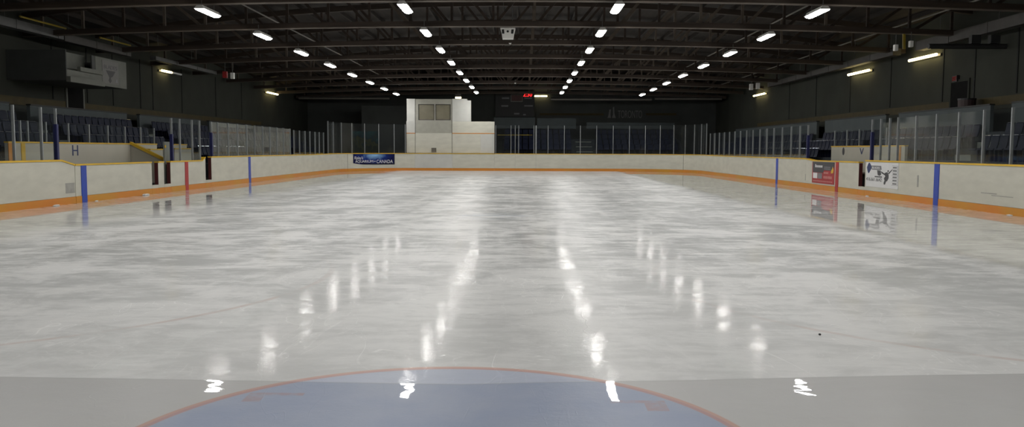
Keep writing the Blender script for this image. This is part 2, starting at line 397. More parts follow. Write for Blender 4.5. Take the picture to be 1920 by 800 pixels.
    c = mixc(M('MULTIPLY', M('MULTIPLY', g, smooth(str3, 0.45, 0.6)), 0.5), c, (0.20, 0.27, 0.36))
    # wet front ice, crease, outline and corner marks
    c = mixc(wet, c, mixc(0.15, (0.55, 0.55, 0.545), c))
    d, g = ring(-0.06, 4.38, 1.83, 0.045)
    inside = M('LESS_THAN', d, 1.83)
    blue = mixc(smooth(noise(1.2, 5, 0.6), 0.3, 0.7), (0.33, 0.39, 0.54), (0.40, 0.45, 0.57))
    c = mixc(M('MULTIPLY', inside, M('MULTIPLY_ADD', wet, 0.25, 0.70)), c, blue)
    c = mixc(M('MULTIPLY', g, 0.62), c, (0.56, 0.25, 0.16))
    def rect(x0, x1, y0, y1):
        f = M('MULTIPLY', M('GREATER_THAN', X, x0), M('LESS_THAN', X, x1))
        return M('MULTIPLY', f, M('MULTIPLY', M('GREATER_THAN', Y, y0), M('LESS_THAN', Y, y1)))
    mk = M('MAXIMUM', M('MAXIMUM', rect(-1.42, -1.05, 5.47, 5.53), rect(-1.42, -1.30, 5.33, 5.53)), M('MAXIMUM', rect(1.0, 1.36, 5.36, 5.42), rect(1.22, 1.36, 5.20, 5.42)))
    c = mixc(M('MULTIPLY', mk, M('MULTIPLY_ADD', smooth(noise(6, 4, 0.6), 0.35, 0.6), 0.4, 0.08)), c, (0.47, 0.26, 0.18))
    # thin lip of the flooded edge
    lip = M('SUBTRACT', 1.0, smooth(M('ABSOLUTE', M('SUBTRACT', Y, edge)), 0.0, 0.03))
    c = mixc(M('MULTIPLY', lip, 0.25), c, (0.36, 0.36, 0.36))
    L(c, b.inputs['Base Color'])
    # roughness: a broad satin sheen everywhere, a clear film of water on top (thin in the skated middle)
    L(M('MULTIPLY_ADD', mid, 0.16, 0.30), b.inputs['Roughness']); b.inputs['Specular IOR Level'].default_value = 0.22
    film = M('MULTIPLY_ADD', M('MULTIPLY', M('SUBTRACT', 1.0, smooth(mid, 0.42, 0.60)), M('SUBTRACT', 1.0, smooth(fin, 0.40, 0.64))), 0.22, 0.015)
    L(M('MAXIMUM', M('MAXIMUM', M('MULTIPLY', side, M('MULTIPLY_ADD', smooth(fin, 0.46, 0.66), -0.22, 1.0)), M('MAXIMUM', film, M('MULTIPLY', far, 0.30))), M('MULTIPLY', wet, 0.85)), b.inputs['Coat Weight'])
    cr = M('MULTIPLY_ADD', M('SUBTRACT', 1.0, M('MAXIMUM', wet, side)), 0.042, 0.012)
    L(cr, b.inputs['Coat Roughness']); b.inputs['Coat IOR'].default_value = 1.31
    b.inputs['IOR'].default_value = 1.31
    # relief
    hm = M('MULTIPLY', noise(5, 5, 0.7), 0.010)
    hs = M('ADD', hm, M('MULTIPLY', scr, 0.0025))
    hw = M('MULTIPLY', noise(1.6, 2, 0.4, (1, 1.4, 1), 0, 0.5), 0.006)
    def bump(h, st):
        n = N('ShaderNodeBump'); n.inputs['Strength'].default_value = st; n.inputs['Distance'].default_value = 1.0; L(h, n.inputs['Height']); return n.outputs['Normal']
    L(bump(hs, 0.4), b.inputs['Normal'])
    hx = M('ADD', M('MULTIPLY', hw, wet), M('MULTIPLY', M('MULTIPLY', hs, 0.35), M('SUBTRACT', 1.0, M('MAXIMUM', wet, side))))
    L(bump(hx, 0.55), b.inputs['Coat Normal'])
    return m
ICE = ice_mat()
mb = MB(); mb.prism([(p[0], p[1], -0.03) for p in PTS[:-1]], (0, 0, 0.03)); struct(mb, 'ice_floor', ICE)
struct(MB().box((-18.6, -4, -0.12), (17.1, 73.1, -0.04)), 'floor', CONC)

# ------------------------------------------------------------------ boards
GL = [(ypx(284, -XW), ypx(296, -XW)), (ypx(307, -XW), ypx(319, -XW)), (ypx(385, -XW), ypx(396, -XW))]
GR = (ypx(1623, XW), ypx(1611, XW))
SA, SB = s_px(652, SF, SF + 12), s_px(1281, SF + 15, SR0)
far_s = lambda px: s_px(px, SF, SR0)
boards(0, sL(YL2 - 0.02), 'white dasher board with a grey scuff plate before the H bench',
       scuff=(sL(ypx(121, -XW)), sL(ypx(140, -XW) - 0.06), 0.32, 0.62))
boards(sL(YL2), sL(GL[0][0]), 'low white dasher board with a broad blue stripe in front of the H bench', [(sL(ypx(155.5, -XW)), 0.30, BLUE)])
boards(sL(GL[0][1]), sL(GL[1][0]), 'short white board piece between the two open gates of the H bench', jamb=0)
boards(sL(GL[1][1]), sL(GL[2][0]), 'low white dasher board with a red centre stripe on the H bench side', [(sL(ypx(349, -XW)), 0.30, RED)], jamb=0)
boards(sL(GL[2][1]), SA, 'long white dasher board with a thin blue stripe, corner past the H bench', [(sL(ypx(467.5, -XW)), 0.30, BLUE)], jamb=0)
boards(SA, far_s(778), 'white end board carrying the blue aquarium banner')
zg = boards(far_s(778), far_s(848), 'white resurfacer gate in the end boards under the panelled tower', name='resurfacer_gate', mat=BOARD2)
boards(far_s(848), far_s(927), 'white end board under the stepped side of the panelled tower')
boards(far_s(927), far_s(966), 'narrow white end board beside the panelled tower, under the first clear glass')
boards(far_s(966), far_s(1005), 'narrow white end board below the double glass posts')
boards(far_s(1005), SB, 'long plain white end board under the scoreboard side glass')
boards(SB, sR(YR2), 'long white dasher board with a thin blue stripe, from the corner past the V bench', [(sR(ypx(1457.5, XW)), 0.30, BLUE)])
boards(sR(YR2), sR(GR[1]), 'low white dasher board with a red stripe and a red advert at the V bench', [(sR(ypx(1570.5, XW)), 0.30, RED)], jamb=None)
boards(sR(GR[0]), STOT, 'white dasher board with the hockey advert and a broad blue stripe', [(sR(ypx(1758, XW)), 0.30, BLUE)])
# the far jamb of the open gate on the V side belongs to the low board
for i, (a, b, w) in enumerate(((sL(GL[0][0]), sL(GL[0][1]), 'first open gate of the H bench'), (sL(GL[1][0]), sL(GL[1][1]), 'second open gate of the H bench'),
                               (sL(GL[2][0]), sL(GL[2][1]), 'open gate past the red stripe on the H side'), (sR(GR[1]), sR(GR[0]), 'open gate beside the hockey advert'))):
    p, n = at((a + b) / 2); t = thing('gate_threshold', 'low white sill across the ' + w, 'sill', (p.x, p.y, 0), 'gate sills')
    sweep(MB(), a + .004, b - .004, 0, BT, 0.2, 0.315).build('facing', BOARD, t)
    sweep(MB(), a + .004, b - .004, -0.012, BT, 0.0, 0.198).build('kick_plate', ORG, t)
s = sR(GR[1]) - 0.003
lowR = [o for o in COL.objects if o.name.startswith('rink_board') and o.parent is None and 'red advert' in o['label']][0]
sweep(MB(), s, s + 0.002, 0.002, BT - 0.002, 0.32, 1.18).build('gate_jamb', JAMB, lowR)
def board_with(w): return [o for o in COL.objects if o.name.startswith('rink_board') and o.parent is None and w in o['label']][0]
for w, X, a, b, z0, z1 in (('hockey advert', XW, 1721, 1724, .50, .88), ('hockey advert', XW, 1842, 1872, .50, .525), ('hockey advert', XW, 1862, 1903, .455, .475),
                           ('from the corner past the V', XW, 1511.5, 1520, .32, .60)):
    y0, y1 = sorted((ypx(a, X), ypx(b, X))); u = [sR(y1), sR(y0)]
    if 'corner' in w: u[1] = min(u[1], sR(YR2) - .03)
    sweep(MB(), u[0], u[1], -.004, -.001, z0, z1).build('scuff_mark', SCUFF, board_with(w))
for px, py, X, r, lab in ((100, 381.5, -XW, .16, 'small clump of snow on the ice below the grey scuff plate'), (177, 373, -XW, .09, 'tiny clump of snow just past the broad blue stripe at the H bench'),
                          (268, 356, -XW, .22, 'flat clump of snow below the first open gate of the H bench'), (1630, 363, XW, .12, 'tiny clump of snow below the hockey advert'),
                          (1899, 394, XW, .12, 'small clump of snow at the orange kick plate beyond the broad V side stripe')):
    c = on_x(px, py, X); sg = -1 if X > 0 else 1; rr = random.Random(px); bm = bmesh.new(); bmesh.ops.create_icosphere(bm, subdivisions=3, radius=1)
    for v in bm.verts: v.co = v.co * (1 + .35 * (rr.random() - .5))
    me = bpy.data.meshes.new('snow_clump'); bm.to_mesh(me); bm.free(); me.transform(Matrix.Diagonal((r * .3, r, r * .15, 1))); me.materials.append(SNOW)
    o = bpy.data.objects.new('snow_clump', me); COL.objects.link(o); o.location = (X + sg * (r * .3 + .04), c.y, r * .10); tag(o, lab, 'snow')
bm = bmesh.new(); bmesh.ops.create_icosphere(bm, subdivisions=2, radius=1); me = bpy.data.meshes.new('ice_crumb'); bm.to_mesh(me); bm.free(); me.transform(Matrix.Diagonal((.012, .014, .009, 1))); me.materials.append(BLACK)
_d = ray(1537, 628); _c = CAM + _d * (CAM.z / -_d.z); o = bpy.data.objects.new('rubber_crumb', me); COL.objects.link(o); o.location = (_c.x, _c.y, .008); tag(o, 'single tiny black crumb lying on the open ice', 'crumb')
for px, nm in ((652, None), (1281, None)):
    s = far_s(px); o = [b for b in COL.objects if b.name.startswith('rink_board') and b.parent is None and ('corner past the H' in b['label'] if px < 900 else 'from the corner past the V' in b['label'])][0]
    e = s - 0.02 if px < 900 else s + 0.02
    seam(e).build('seam_strip', SEAM, o)

# ------------------------------------------------------------------ glass above the boards
def glass_run(sl, ztop, label_fn, gmat=GLASS, skip=(), thick_posts=(), pad=(), off=0.07):
    """posts at arc lengths sl; a panel = the pane plus the post at its start"""
    for i, s in enumerate(sl):
        p, n = at(s); b = Vector((p.x + n.x * off, p.y + n.y * off, top(s) + 0.001))
        t = thing('glass_panel', label_fn(i), 'glass', b)
        w = 0.045 if i in thick_posts else 0.021
        tg = Vector((n.y, -n.x, 0))
        c = [b + tg * u + n * v for u, v in ((-w, -0.035), (w, -0.035), (w, 0.035), (-w, 0.035))]
        MB().prism(c, (0, 0, ztop - b.z)).build('post', STEEL, t)
        if i in pad:
            MB().prism([b + tg * u + n * v for u, v in ((-0.05, -0.055), (0.05, -0.055), (0.05, 0.055), (-0.05, 0.055))], (0, 0, 1.02)).build('post_pad', PAD, t)['label'] = 'dark blue post pad'
        if i < len(sl) - 1 and i not in skip:
            a, e = min(s, sl[i + 1]), max(s, sl[i + 1])
            sweep(MB(), a + .06, e - .06, off - 0.007, off + 0.007, lambda q: top(q) + 0.002, ztop - 0.02).build('pane', gmat, t)
def left_s(pxs): return [sL(ypx(x, -XW - 0.07)) for x in pxs]
def right_s(pxs): return [sR(ypx(x, XW + 0.07)) for x in pxs]
near = [ypx(27, -XW - .07) - 1.25 * k for k in (2, 1)]
glass_run([sL(y) for y in near] + left_s((27, 79, 106.5)), 2.78, lambda i: f'clear glass panel before the H bench opening, {ORD[4 - i]} from the bench', pad=(4,))
glass_run(left_s((322.5, 338, 361, 375)), 2.80, lambda i: f'clear glass panel beside the timekeeper walls, {ORD[i]} past the second H bench gate', pad=(0,))
H2 = left_s((397, 409, 428.5, 446, 463, 478, 493, 506.5, 519.5, 532, 544.5))
glass_run(H2, 2.80, lambda i: f'hazy scuffed glass panel on the H side boards, {ORD[i]} past the padded post', gmat=ACRYL, pad=(0,))
H3 = left_s((551.5, 562, 572.5, 581.5, 591, 599, 607))
glass_run(H3, 2.74, lambda i: f'clear glass panel past the hazy run on the H side, {ORD[i]} towards the corner')
FA = [s_px(x, sL(50), SR0, 2.0, 0.07) for x in (615, 625, 640, 659.5, 683.5, 710, 739, 760)]
glass_run(FA, 3.55, lambda i: f'tall end glass panel on the mural side of the panelled tower, {ORD[7 - i]} from it')
FB = [s_px(x, sL(50), sR(50), 2.0, 0.07) for x in (929.5, 958, 966, 972.5, 1001, 1005, 1027.5, 1058, 1088, 1118.5, 1149.5, 1180, 1210, 1238, 1263.5, 1285, 1302, 1315, 1324.5)]
glass_run(FB, 3.50, lambda i: f'tall end glass panel on the scoreboard side of the panelled tower, {ORD[i]} from it', thick_posts=(5,), skip=(3,))
V1 = right_s((1331, 1339.5, 1348, 1357.5, 1367, 1377, 1387.5, 1399, 1411, 1424, 1437, 1450, 1466, 1482.5, 1499, 1514))
glass_run(V1, 2.78, lambda i: f'clear glass panel along the V side boards, {ORD[i]} from the corner', pad=(15,))
V2 = right_s((1634, 1650, 1666.5, 1682, 1716, 1754, 1795.5, 1842, 1895)) 
V2 += [V2[-1] + 1.3 * k for k in (1, 2)]
glass_run(V2, 2.78, lambda i: f'clear glass panel above the hockey advert boards, {ORD[i]} from the V bench opening', pad=(0,))

# ------------------------------------------------------------------ benches behind the boards
def fr(x, y, z): return Vector((x, y, z))
XB = -14.85
yb0, yb1 = ypx(16, XB), ypx(245, XB)
def capwall(name, label, x0, x1, y0, y1, h, mat, cat='wall panel', zlow=0.72, cap=True):
    t = thing(name, label, cat, ((x0 + x1) / 2, (y0 + y1) / 2, 0))
    MB().box((x0, y0, zlow), (x1, y1, h - 0.045)).build('facing', mat, t)
    MB().box((x0 + .002, y0 + .002, 0.0), (x1 - .002, y1 - .002, zlow - .001)).build('base_shade', RUBBER_SHADE, t)  # lower wall coloured dark for the shade behind the boards
    if cap: MB().box((x0 - 0.02, y0, h - 0.044), (x1 + 0.02, y1, h)).build('cap_rail', YEL, t)
    return t
hb = capwall('bench_back_wall', 'white back wall of the bench marked with a blue H', XB - 0.1, XB, yb0, yb1, 1.84, REAR)
sh = Sheet((XB + 0.002, ypx(136, XB), on_x(141, 291.5, XB).z), (0, 1, 0))
hw = ypx(147, XB) - ypx(136, XB)
m = MB(); hh = on_x(141, 272, XB).z - sh.o.z
sh.rect(m, 0, 0, hw * .18, hh, 0, .006); sh.rect(m, hw * .82, 0, hw, hh, 0, .006); sh.rect(m, hw * .18, hh * .42, hw * .82, hh * .55, 0, .006)
m.build('letter_mark', NAVY, hb)['label'] = 'blue letter H'
for a, mm, w in ((ypx(16, XB), ORG, .22), (ypx(40, XB), YEL, .2)):
    MB().box((XB + 0.001, a, 0.75), (XB + 0.02, a + w, 1.79)).build('edge_strip', mm, hb)
def back_glass(X, pxs, ztop, zb, side, lab):
    ys = sorted(ypx(x, X) for x in pxs)
    for i, y in enumerate(ys):
        t = thing('bench_glass', lab(i, len(ys)), 'glass', (X, y, zb + 0.001))
        MB().box((X - .025, y - .025, zb + .001), (X + .025, y + .025, ztop)).build('post', STEEL, t)
        if i < len(ys) - 1: MB().box((X - .006, y + .03, zb + .002), (X + .006, ys[i + 1] - .03, ztop - .02)).build('pane', GLASS, t)
back_glass(XB - .05, (40, 54, 88, 130, 168.5, 203.5, 235.5), 2.48, 1.84, -1, lambda i, n: f'glass on the back wall of the H bench, {ORD[n - 1 - i]} from the sloped divider')
# sloped divider at the end of the H bench
yd = yb1 + 0.02
t = thing('bench_divider', 'beige sloped divider with a wide yellow cap ending the H bench', 'wall panel', (-14.0, yd, 0))
zr, zf = 1.80, 0.98
MB().prism([(XB, yd, 0.31), (-13.2, yd, 0.31), (-13.2, yd, zf), (XB, yd, zr)], (0, 0.08, 0)).build('facing', REAR, t)
MB().prism([(XB, yd - .05, zr), (-13.2, yd - .05, zf), (-13.2, yd - .05, zf + .12), (XB, yd - .05, zr + .10)], (0, .18, 0)).build('cap_rail', YEL, t)
capwall('timekeeper_wall', 'low white timekeeper wall with a yellow cap behind the sloped divider', -14.3, -14.2, yd + .25, ypx(306, -14.2), 1.63, REAR)
t2 = capwall('timekeeper_back_wall', 'white back wall piece with yellow cap behind the timekeeper wall', XB - .1, XB, yd + .12, ypx(295, XB), 1.84, REAR)
capwall('penalty_box_wall', 'pale penalty box back wall with a two-step yellow cap seen through glass', XB - .1, XB, ypx(326, XB), ypx(351, XB), 1.84, REAR)
capwall('penalty_box_shelf', 'lower pale penalty box wall in front of the two-step yellow cap', XB + .05, XB + .15, ypx(326, XB + .1), ypx(357, XB + .1), 1.66, REAR)
back_glass(XB - .05, (265, 290), 2.48, 1.84, -1, lambda i, n: f'glass on the timekeeper back wall, {ORD[i]} past the sloped divider')
t = thing('gate_shield', 'grey upright shield panel above the second open gate of the H bench', 'panel', (-13.3, GL[1][0], 0.3))
MB().box((-13.32, ypx(307.5, -13.3), .3), (-13.26, ypx(318, -13.3), 1.90)).build('leaf', pm('shield_grey', (.22, .23, .21), .5), t)
MB().tube((-13.25, ypx(310.5, -13.25), 1.72), (-13.24, ypx(310.5, -13.25), 1.72), .06, 14).build('knob', YEL, t)
struct(MB().box((-14.84, 22, 0), (-13.16, 38.5, 0.30)), 'bench_floor', RUBBER_SHADE)
struct(MB().box((13.16, 30.0, 0), (14.38, 39.5, 0.30)), 'visitor_bench_floor', RUBBER_SHADE)
def bench(x, y0, y1, lab):
    t = thing('players_bench', lab, 'bench', (x, (y0 + y1) / 2, .301))
    MB().box((x - .16, y0, .72), (x + .16, y1, .77)).build('seat', WOODL, t, .01)
    for k in range(4):
        yy = y0 + .3 + (y1 - y0 - .6) * k / 3; MB().box((x - .13, yy - .03, .301), (x + .13, yy + .03, .719)).build('leg', PIPED, t)
bench(-14.5, 25.2, yb1 - .3, 'long wooden players bench against the H back wall')
XV = 14.45
yv0, yv1 = ypx(1696, XV), ypx(1558, XV)
vb = capwall('bench_back_wall', 'white back wall of the bench marked with a blue V', XV, XV + .1, yv0, yv1, 1.86, REAR)
bench(14.1, yv0 + .6, yv1 - .6, 'long wooden players bench against the V back wall')
back_glass(XV + .05, (1564, 1587, 1610, 1661), 2.55, 1.86, 1, lambda i, n: f'glass on the back wall of the V bench, {ORD[i]} from the padded post')
ya, yb_ = ypx(1619, XV), ypx(1611.5, XV); zv0, zv1 = on_x(1615, 289, XV).z, on_x(1615, 277.5, XV).z
sh = Sheet((XV - .002, yb_, zv0), (0, -1, 0)); w = yb_ - ya; h = zv1 - zv0
m = MB(); sh.poly(m, [(0, h), (w * .2, h), (w * .5, h * .25), (w * .8, h), (w, h), (w * .58, 0), (w * .42, 0)], 0, .006); m.build('letter_mark', NAVY, vb)['label'] = 'blue letter V'
yc = ypx(1581, XV); sh = Sheet((XV - .002, yc, on_x(1581, 283.5, XV).z), (0, -1, 0)); m = MB(); sh.disc(m, 0, 0, .13, .17, 0, .006); m.build('dark_disc', INK, vb)
MB().box((XV - .02, ypx(1689, XV), .75), (XV - .001, ypx(1686, XV), 1.81)).build('edge_strip', ORG, vb)

# ------------------------------------------------------------------ adverts on boards
class PathSheet:
    """like Sheet, but following the boards from arc length s0"""
    def __init__(s, s0, z): s.s0 = s0; s.z = z
    def p(s, x, y, d=0): q, n = at(s.s0 + x); return Vector((q.x - n.x * d, q.y - n.y * d, s.z + y))
def banner():
    s0, s1 = s_px(662, SF - 2, SR0), s_px(740, SF - 2, SR0); w = s1 - s0; zb, zt = 0.47, 1.285; h = zt - zb
    p, n = at((s0 + s1) / 2); t = thing('banner', 'blue aquarium advert banner with white lettering on the end boards', 'banner', (p.x, p.y, zb))
    lowz = lambda s: zb + .10 * max(0, 1 - (s - s0) / (w * .25)) + .03 * max(0, 1 - (s - s0) / (w * .5))
    sweep(MB(), s0, s1, -.012, -.001, lowz, zt).build('sheet', BANNER, t)
    sh = PathSheet(s0, zb)
    text(sh, "Ripley's", w * .035, h * .42, w * .24, h * .36, .0125, INKW, t, shear=.2)
    text(sh, 'AQUARIUM', w * .06, h * .15, w * .46, h * .28, .0125, INKW, t)
    text(sh, 'OF', w * .535, h * .24, w * .045, h * .12, .0125, INKW, t)
    text(sh, 'CANADA', w * .60, h * .14, w * .36, h * .31, .0125, INKW, t)
    sweep(MB(), s0, s1, -.016, -.0122, zt - .025, zt).build('border', BLACK, t)
    sweep(MB(), s1 - .04, s1, -.016, -.0122, zb, zt - .026).build('border', BLACK, t)
    sweep(MB(), s0 + w * .25, s1 - .041, -.016, -.0122, zb + .02, zb + .075).build('border', BLACK, t)
banner()
def redad():
    X = XW - .003; y0, y1 = ypx(1524, X), ypx(1565.5, X); w = y0 - y1
    zb = on_x(1565, 346.5, X).z; zt = 1.17; h = zt - zb
    t = thing('advert_panel', 'red and black printed advert with a flame shape on the low V side board', 'advert', (X - .01, (y0 + y1) / 2, zb))
    sh = Sheet((X, y0, zb), (0, -1, 0)); m = MB(); sh.rect(m, 0, 0, w, h, 0, .012); m.build('sheet', ADRED, t)
    m = MB(); sh.poly(m, [(.04 * w, h * .5), (w * .5, h * .5), (w * .55, h * .62), (w * .87, h * .62), (w, h * .8), (w, h), (w * .02, h)], .0122, .014); m.build('black_field', INK, t)
    m = MB(); sh.rect(m, w * .05, h * .22, w * .25, h * .48, .0143, .016); m.build('photo_patch', INKW, t)
    m = MB(); sh.rect(m, w * .27, h * .22, w * .47, h * .48, .0143, .016); m.build('photo_patch', INKG, t)
    m = MB()
    for k in range(7):
        x = w * (.14 + k * .05); hh = h * (.15 if k == 0 else .10); sh.poly(m, [(x, h * .74), (x + w * .035, h * .74), (x + w * .04, h * .74 + hh), (x + w * .005, h * .74 + hh)], .0143, .016)
    m.build('lettering', INKW, t)
    m = MB()
    for r, (y, x0, x1) in enumerate(((.74, .56, .84), (.66, .56, .84))):
        n = 6
        for k in range(n): xx = w * (x0 + (x1 - x0) * k / n); sh.rect(m, xx, h * y, xx + w * .036, h * (y + .055), .0143, .016)
    m.build('lettering', INKG, t)
    for r, (y, x0, x1, hh) in enumerate(((.46, .55, .76, .09), (.24, .54, .92, .12), (.08, .06, .94, .05))):
        n = int((x1 - x0) / .05); m = MB()
        for k in range(n): xx = w * (x0 + (x1 - x0) * k / n); sh.rect(m, xx, h * y, xx + w * .034, h * (y + hh), .0124, .016)
        m.build('lettering', INKP, t)
    m = MB(); sh.poly(m, [(w * .86, h * .5), (w * .95, h * .52), (w * .97, h * .66), (w * .93, h * .82), (w * .91, h * .7), (w * .88, h * .66)], .0143, .016); m.build('flame', YEL, t)
redad()
def hockeyad():
    X = XW - .003; y0, y1 = ypx(1625.5, X), ypx(1686, X); w = y0 - y1
    zb = on_x(1655, 352, X).z; zt = 1.235; h = zt - zb
    t = thing('advert_panel', 'white advert with a hockey player, dark skate-blade logo and phone number', 'advert', (X - .01, (y0 + y1) / 2, zb))
    sh = Sheet((X, y0, zb), (0, -1, 0)); q = lambda pts: [(x * w, y * h) for x, y in pts]
    m = MB(); sh.rect(m, 0, 0, w, h, 0, .01); m.build('sheet', PAPER, t)
    m = MB(); sh.poly(m, q([(.02, .78), (.05, .9), (.085, .985), (.12, .96), (.16, .86), (.17, .80), (.16, .72), (.10, .56), (.07, .55), (.05, .62)]), .0102, .014); m.build('logo_head', NAVY, t)
    m = MB(); sh.poly(m, q([(.165, .87), (.48, .87), (.50, .72), (.46, .70), (.19, .70), (.165, .75)]), .0102, .013); m.build('logo_bar', INKG, t)
    text(sh, 'BLADES', w * .20, h * .745, w * .24, h * .08, .0132, INKW, t)
    m = MB(); sh.poly(m, q([(.36, .69), (.47, .68), (.49, .52), (.44, .47), (.38, .5)]), .0102, .013); sh.poly(m, q([(.48, .66), (.52, .63), (.62, .55), (.60, .51), (.5, .58)]), .0102, .013); m.build('logo_tail', INK, t)
    m = MB(); sh.poly(m, q([(.60, .60), (.68, .64), (.72, .52), (.72, .40), (.68, .28), (.645, .26), (.62, .14), (.58, .14), (.575, .2), (.60, .30), (.58, .38), (.62, .47), (.585, .54)]), .0102, .013)
    sh.disc(m, .70 * w, .68 * h, .022 * w, .035 * h, .0102, .013); sh.poly(m, q([(.70, .60), (.80, .73), (.83, .76), (.81, .70), (.72, .55)]), .0102, .013); m.build('player_figure', INK, t)
    text(sh, '416.661.6642', w * .01, h * .24, w * .50, h * .14, .0102, INK, t)
    m = MB()
    for k in range(7): sh.rect(m, w * (.29 + k * .033), h * .40, w * (.315 + k * .033), h * .455, .0102, .013)
    m.build('lettering', INK, t)
    for r in range(6):
        y = .80 - r * .125; m = MB()
        for k in range(5): sh.rect(m, w * (.84 + k * .024), h * y, w * (.858 + k * .024), h * (y + .05), .0102, .013)
        m.build('list_lettering', INK, t)
    m = MB()
    for r in range(7): y = .885 - r * .125; sh.rect(m, w * .81, h * y, w * .985, h * (y + .012), .0102, .0125)
    sh.rect(m, w * .978, h * .13, w * .985, h * .88, .0102, .0125); m.build('list_frame', INKG, t)
hockeyad()

# ------------------------------------------------------------------ stands
SEATROWS = []   # (origin, rotation, label, group)
def tiers(side, xs, tops, ya, yb, nm):
    edges = list(xs)
    for k, (x, tp) in enumerate(zip(xs, tops)):
        x0 = x + (.36 if side < 0 else -.36); x1 = (xs[k + 1] + (.36 if side < 0 else -.36)) if k + 1 < len(xs) else x + side * .40
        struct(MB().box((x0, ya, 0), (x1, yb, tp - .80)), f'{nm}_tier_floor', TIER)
XLS = (-14.67, -15.44, -16.17, -16.90); TLS = (1.75, 2.13, 2.53, 2.89)
XRS = (14.20, 14.97, 15.70); TRS = (1.75, 2.13, 2.55)
gapL = [ypx(a, -17.6) for a in (38, 250, 384)] + [ypx(384, -17.6) + 8.6]
gapR = [ypx(1537, 16.1), ypx(1537, 16.1) - 8.6, ypx(1872, 16.1)]
tiers(-1, XLS[1:], TLS[1:], 18, 64, 'home_stand'); struct(MB().box((-14.98, 39, 0), (-14.31, 64, .95)), 'home_front_tier_floor', TIER)
tiers(1, XRS[1:], TRS[1:], 18, 64, 'visitor_stand'); struct(MB().box((13.84, 40, 0), (14.51, 64, .95)), 'visitor_front_tier_floor', TIER)
struct(MB().box((-18.5, 18, 0), (-17.31, 68, 2.30)), 'home_walkway_floor', TIER)
struct(MB().box((16.11, 18, 0), (17.0, 68, 2.30)), 'visitor_walkway_floor', TIER)
def parapet(X, t0, t1, gaps, half, nm):
    ys = [18]
    for g in sorted(gaps): ys += [g - half, g + half]
    ys.append(62.5)
    for k in range(0, len(ys), 2):
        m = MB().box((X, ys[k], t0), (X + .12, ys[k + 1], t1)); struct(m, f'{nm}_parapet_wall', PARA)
        struct(MB().box((X - .03, ys[k], t1 + .001), (X + .15, ys[k + 1], t1 + .05)), f'{nm}_parapet_trim', CAPD)  # dark cap colour stands in for the shaded gap above the parapet
parapet(-17.66, 2.0, 3.19, gapL, .62, 'home'); parapet(16.1, 2.0, 3.19, gapR, .62, 'visitor')
# aisle steps
for side, gaps, xs, tps, nm in ((-1, gapL, XLS[1:], TLS[1:], 'home'), (1, gapR, XRS[1:], TRS[1:], 'visitor')):
    for g in gaps:
        for k, (x, tp) in enumerate(zip(xs, tps)):
            struct(MB().box((x - .05 * side, g - .5, tp - .799), (x + .33 * side, g + .5, tp - .6)), f'{nm}_aisle_step_floor', STEP)
def seats(xs, tops, side, y0, y1, gaps, nm, names):
    for k, (x, tp) in enumerate(zip(xs, tops)):
        lo = 39.3 if (k == 0 and side < 0) else (40.3 if k == 0 else y0)
        y = lo
        while y < y1:
            if all(abs(y - g) > .8 for g in gaps):
                SEATROWS.append((Vector((x, y, tp - .799)), (PI / 2 if side < 0 else -PI / 2), f'navy moulded stadium seat in {names[k]}', f'{nm} seats {k}'))
            y += .5
seats(XLS, TLS, -1, 25, 62, gapL, 'H side', ['the lowest row behind the H side glass', 'the row behind the H bench', 'the middle row of the H side stand', 'the top row under the H side parapet'])
seats(XRS, TRS, 1, 24, 62, gapR, 'V side', ['the lowest row behind the V side glass', 'the row behind the V bench', 'the top row under the V side parapet'])
YE = (67.0, 67.75, 68.5, 69.25); TE = (2.1, 2.5, 2.9, 3.3)
stx = (on_y(1080, 270, 68).x, on_y(1110, 270, 68).x)
for k, (y, tp) in enumerate(zip(YE, TE)):
    struct(MB().box((-1.4, y - .36, 0), (13.2, (YE[k + 1] - .36) if k < 3 else 69.85, tp - .8)), 'end_tier_floor', TIER)
    for j in range(2):
        z = tp - 1.19 + .2 * (j + 1); yy = y - .74 + .30 * (j + 1)
        struct(MB().box((stx[0], yy, z - .2), (stx[1], y - .361, z)), 'end_stair_floor', TIER)
        struct(MB().box((stx[0], yy - .02, z - .05), (stx[1], yy - .001, z + .004)), f'end_stair_trim', STEP)
    x = -1.0
    while x < 12.6:
        if not stx[0] - .3 < x < stx[1] + .3: SEATROWS.append((Vector((x, y, tp - .798)), 0, 'navy moulded stadium seat in the stand behind the end glass', 'end seats'))
        x += .5
def seat_mesh():
    m = MB(); n = 7                                          # faces -Y (towards ice); local origin on the tread
    def strip(pts, w0, w1, th):
        for i in range(len(pts) - 1):
            (y0, z0), (y1, z1) = pts[i], pts[i + 1]
            m.prism([(-w0, y0, z0), (w0, y0, z0), (w1, y1, z1), (-w1, y1, z1)], (0, th, -th * .4))
    strip([(-.24, .36), (-.22, .40), (0, .385), (.14, .40)], .215, .215, .025)
    strip([(.14, .40), (.185, .52), (.215, .68), (.225, .775), (.245, .80)], .215, .20, .025)
    m.box((-.16, .02, 0), (-.12, .10, .375)); m.box((.12, .02, 0), (.16, .10, .375))
    k = len(m.f); m.tube((-.19, .258, .815), (.19, .258, .815), .016, 10)  # pale metal bead added along the backrest top to give glints
    me = m.build('stadium_seat', SEAT); d = me.data; d.materials.append(SEATG)
    for p in d.polygons:
        if p.index >= k: p.material_index = 1
    bpy.data.objects.remove(me); return d
SM = seat_mesh()
SEATROWS.sort(key=lambda r: (r[0] - CAM).length)
n_ind = 300
for loc, rz, lab, grp in SEATROWS[:n_ind]:
    o = bpy.data.objects.new('stadium_seat', SM); COL.objects.link(o); o.location = loc; o.rotation_euler = (0, 0, rz); tag(o, lab, 'seat', grp)
m = MB()
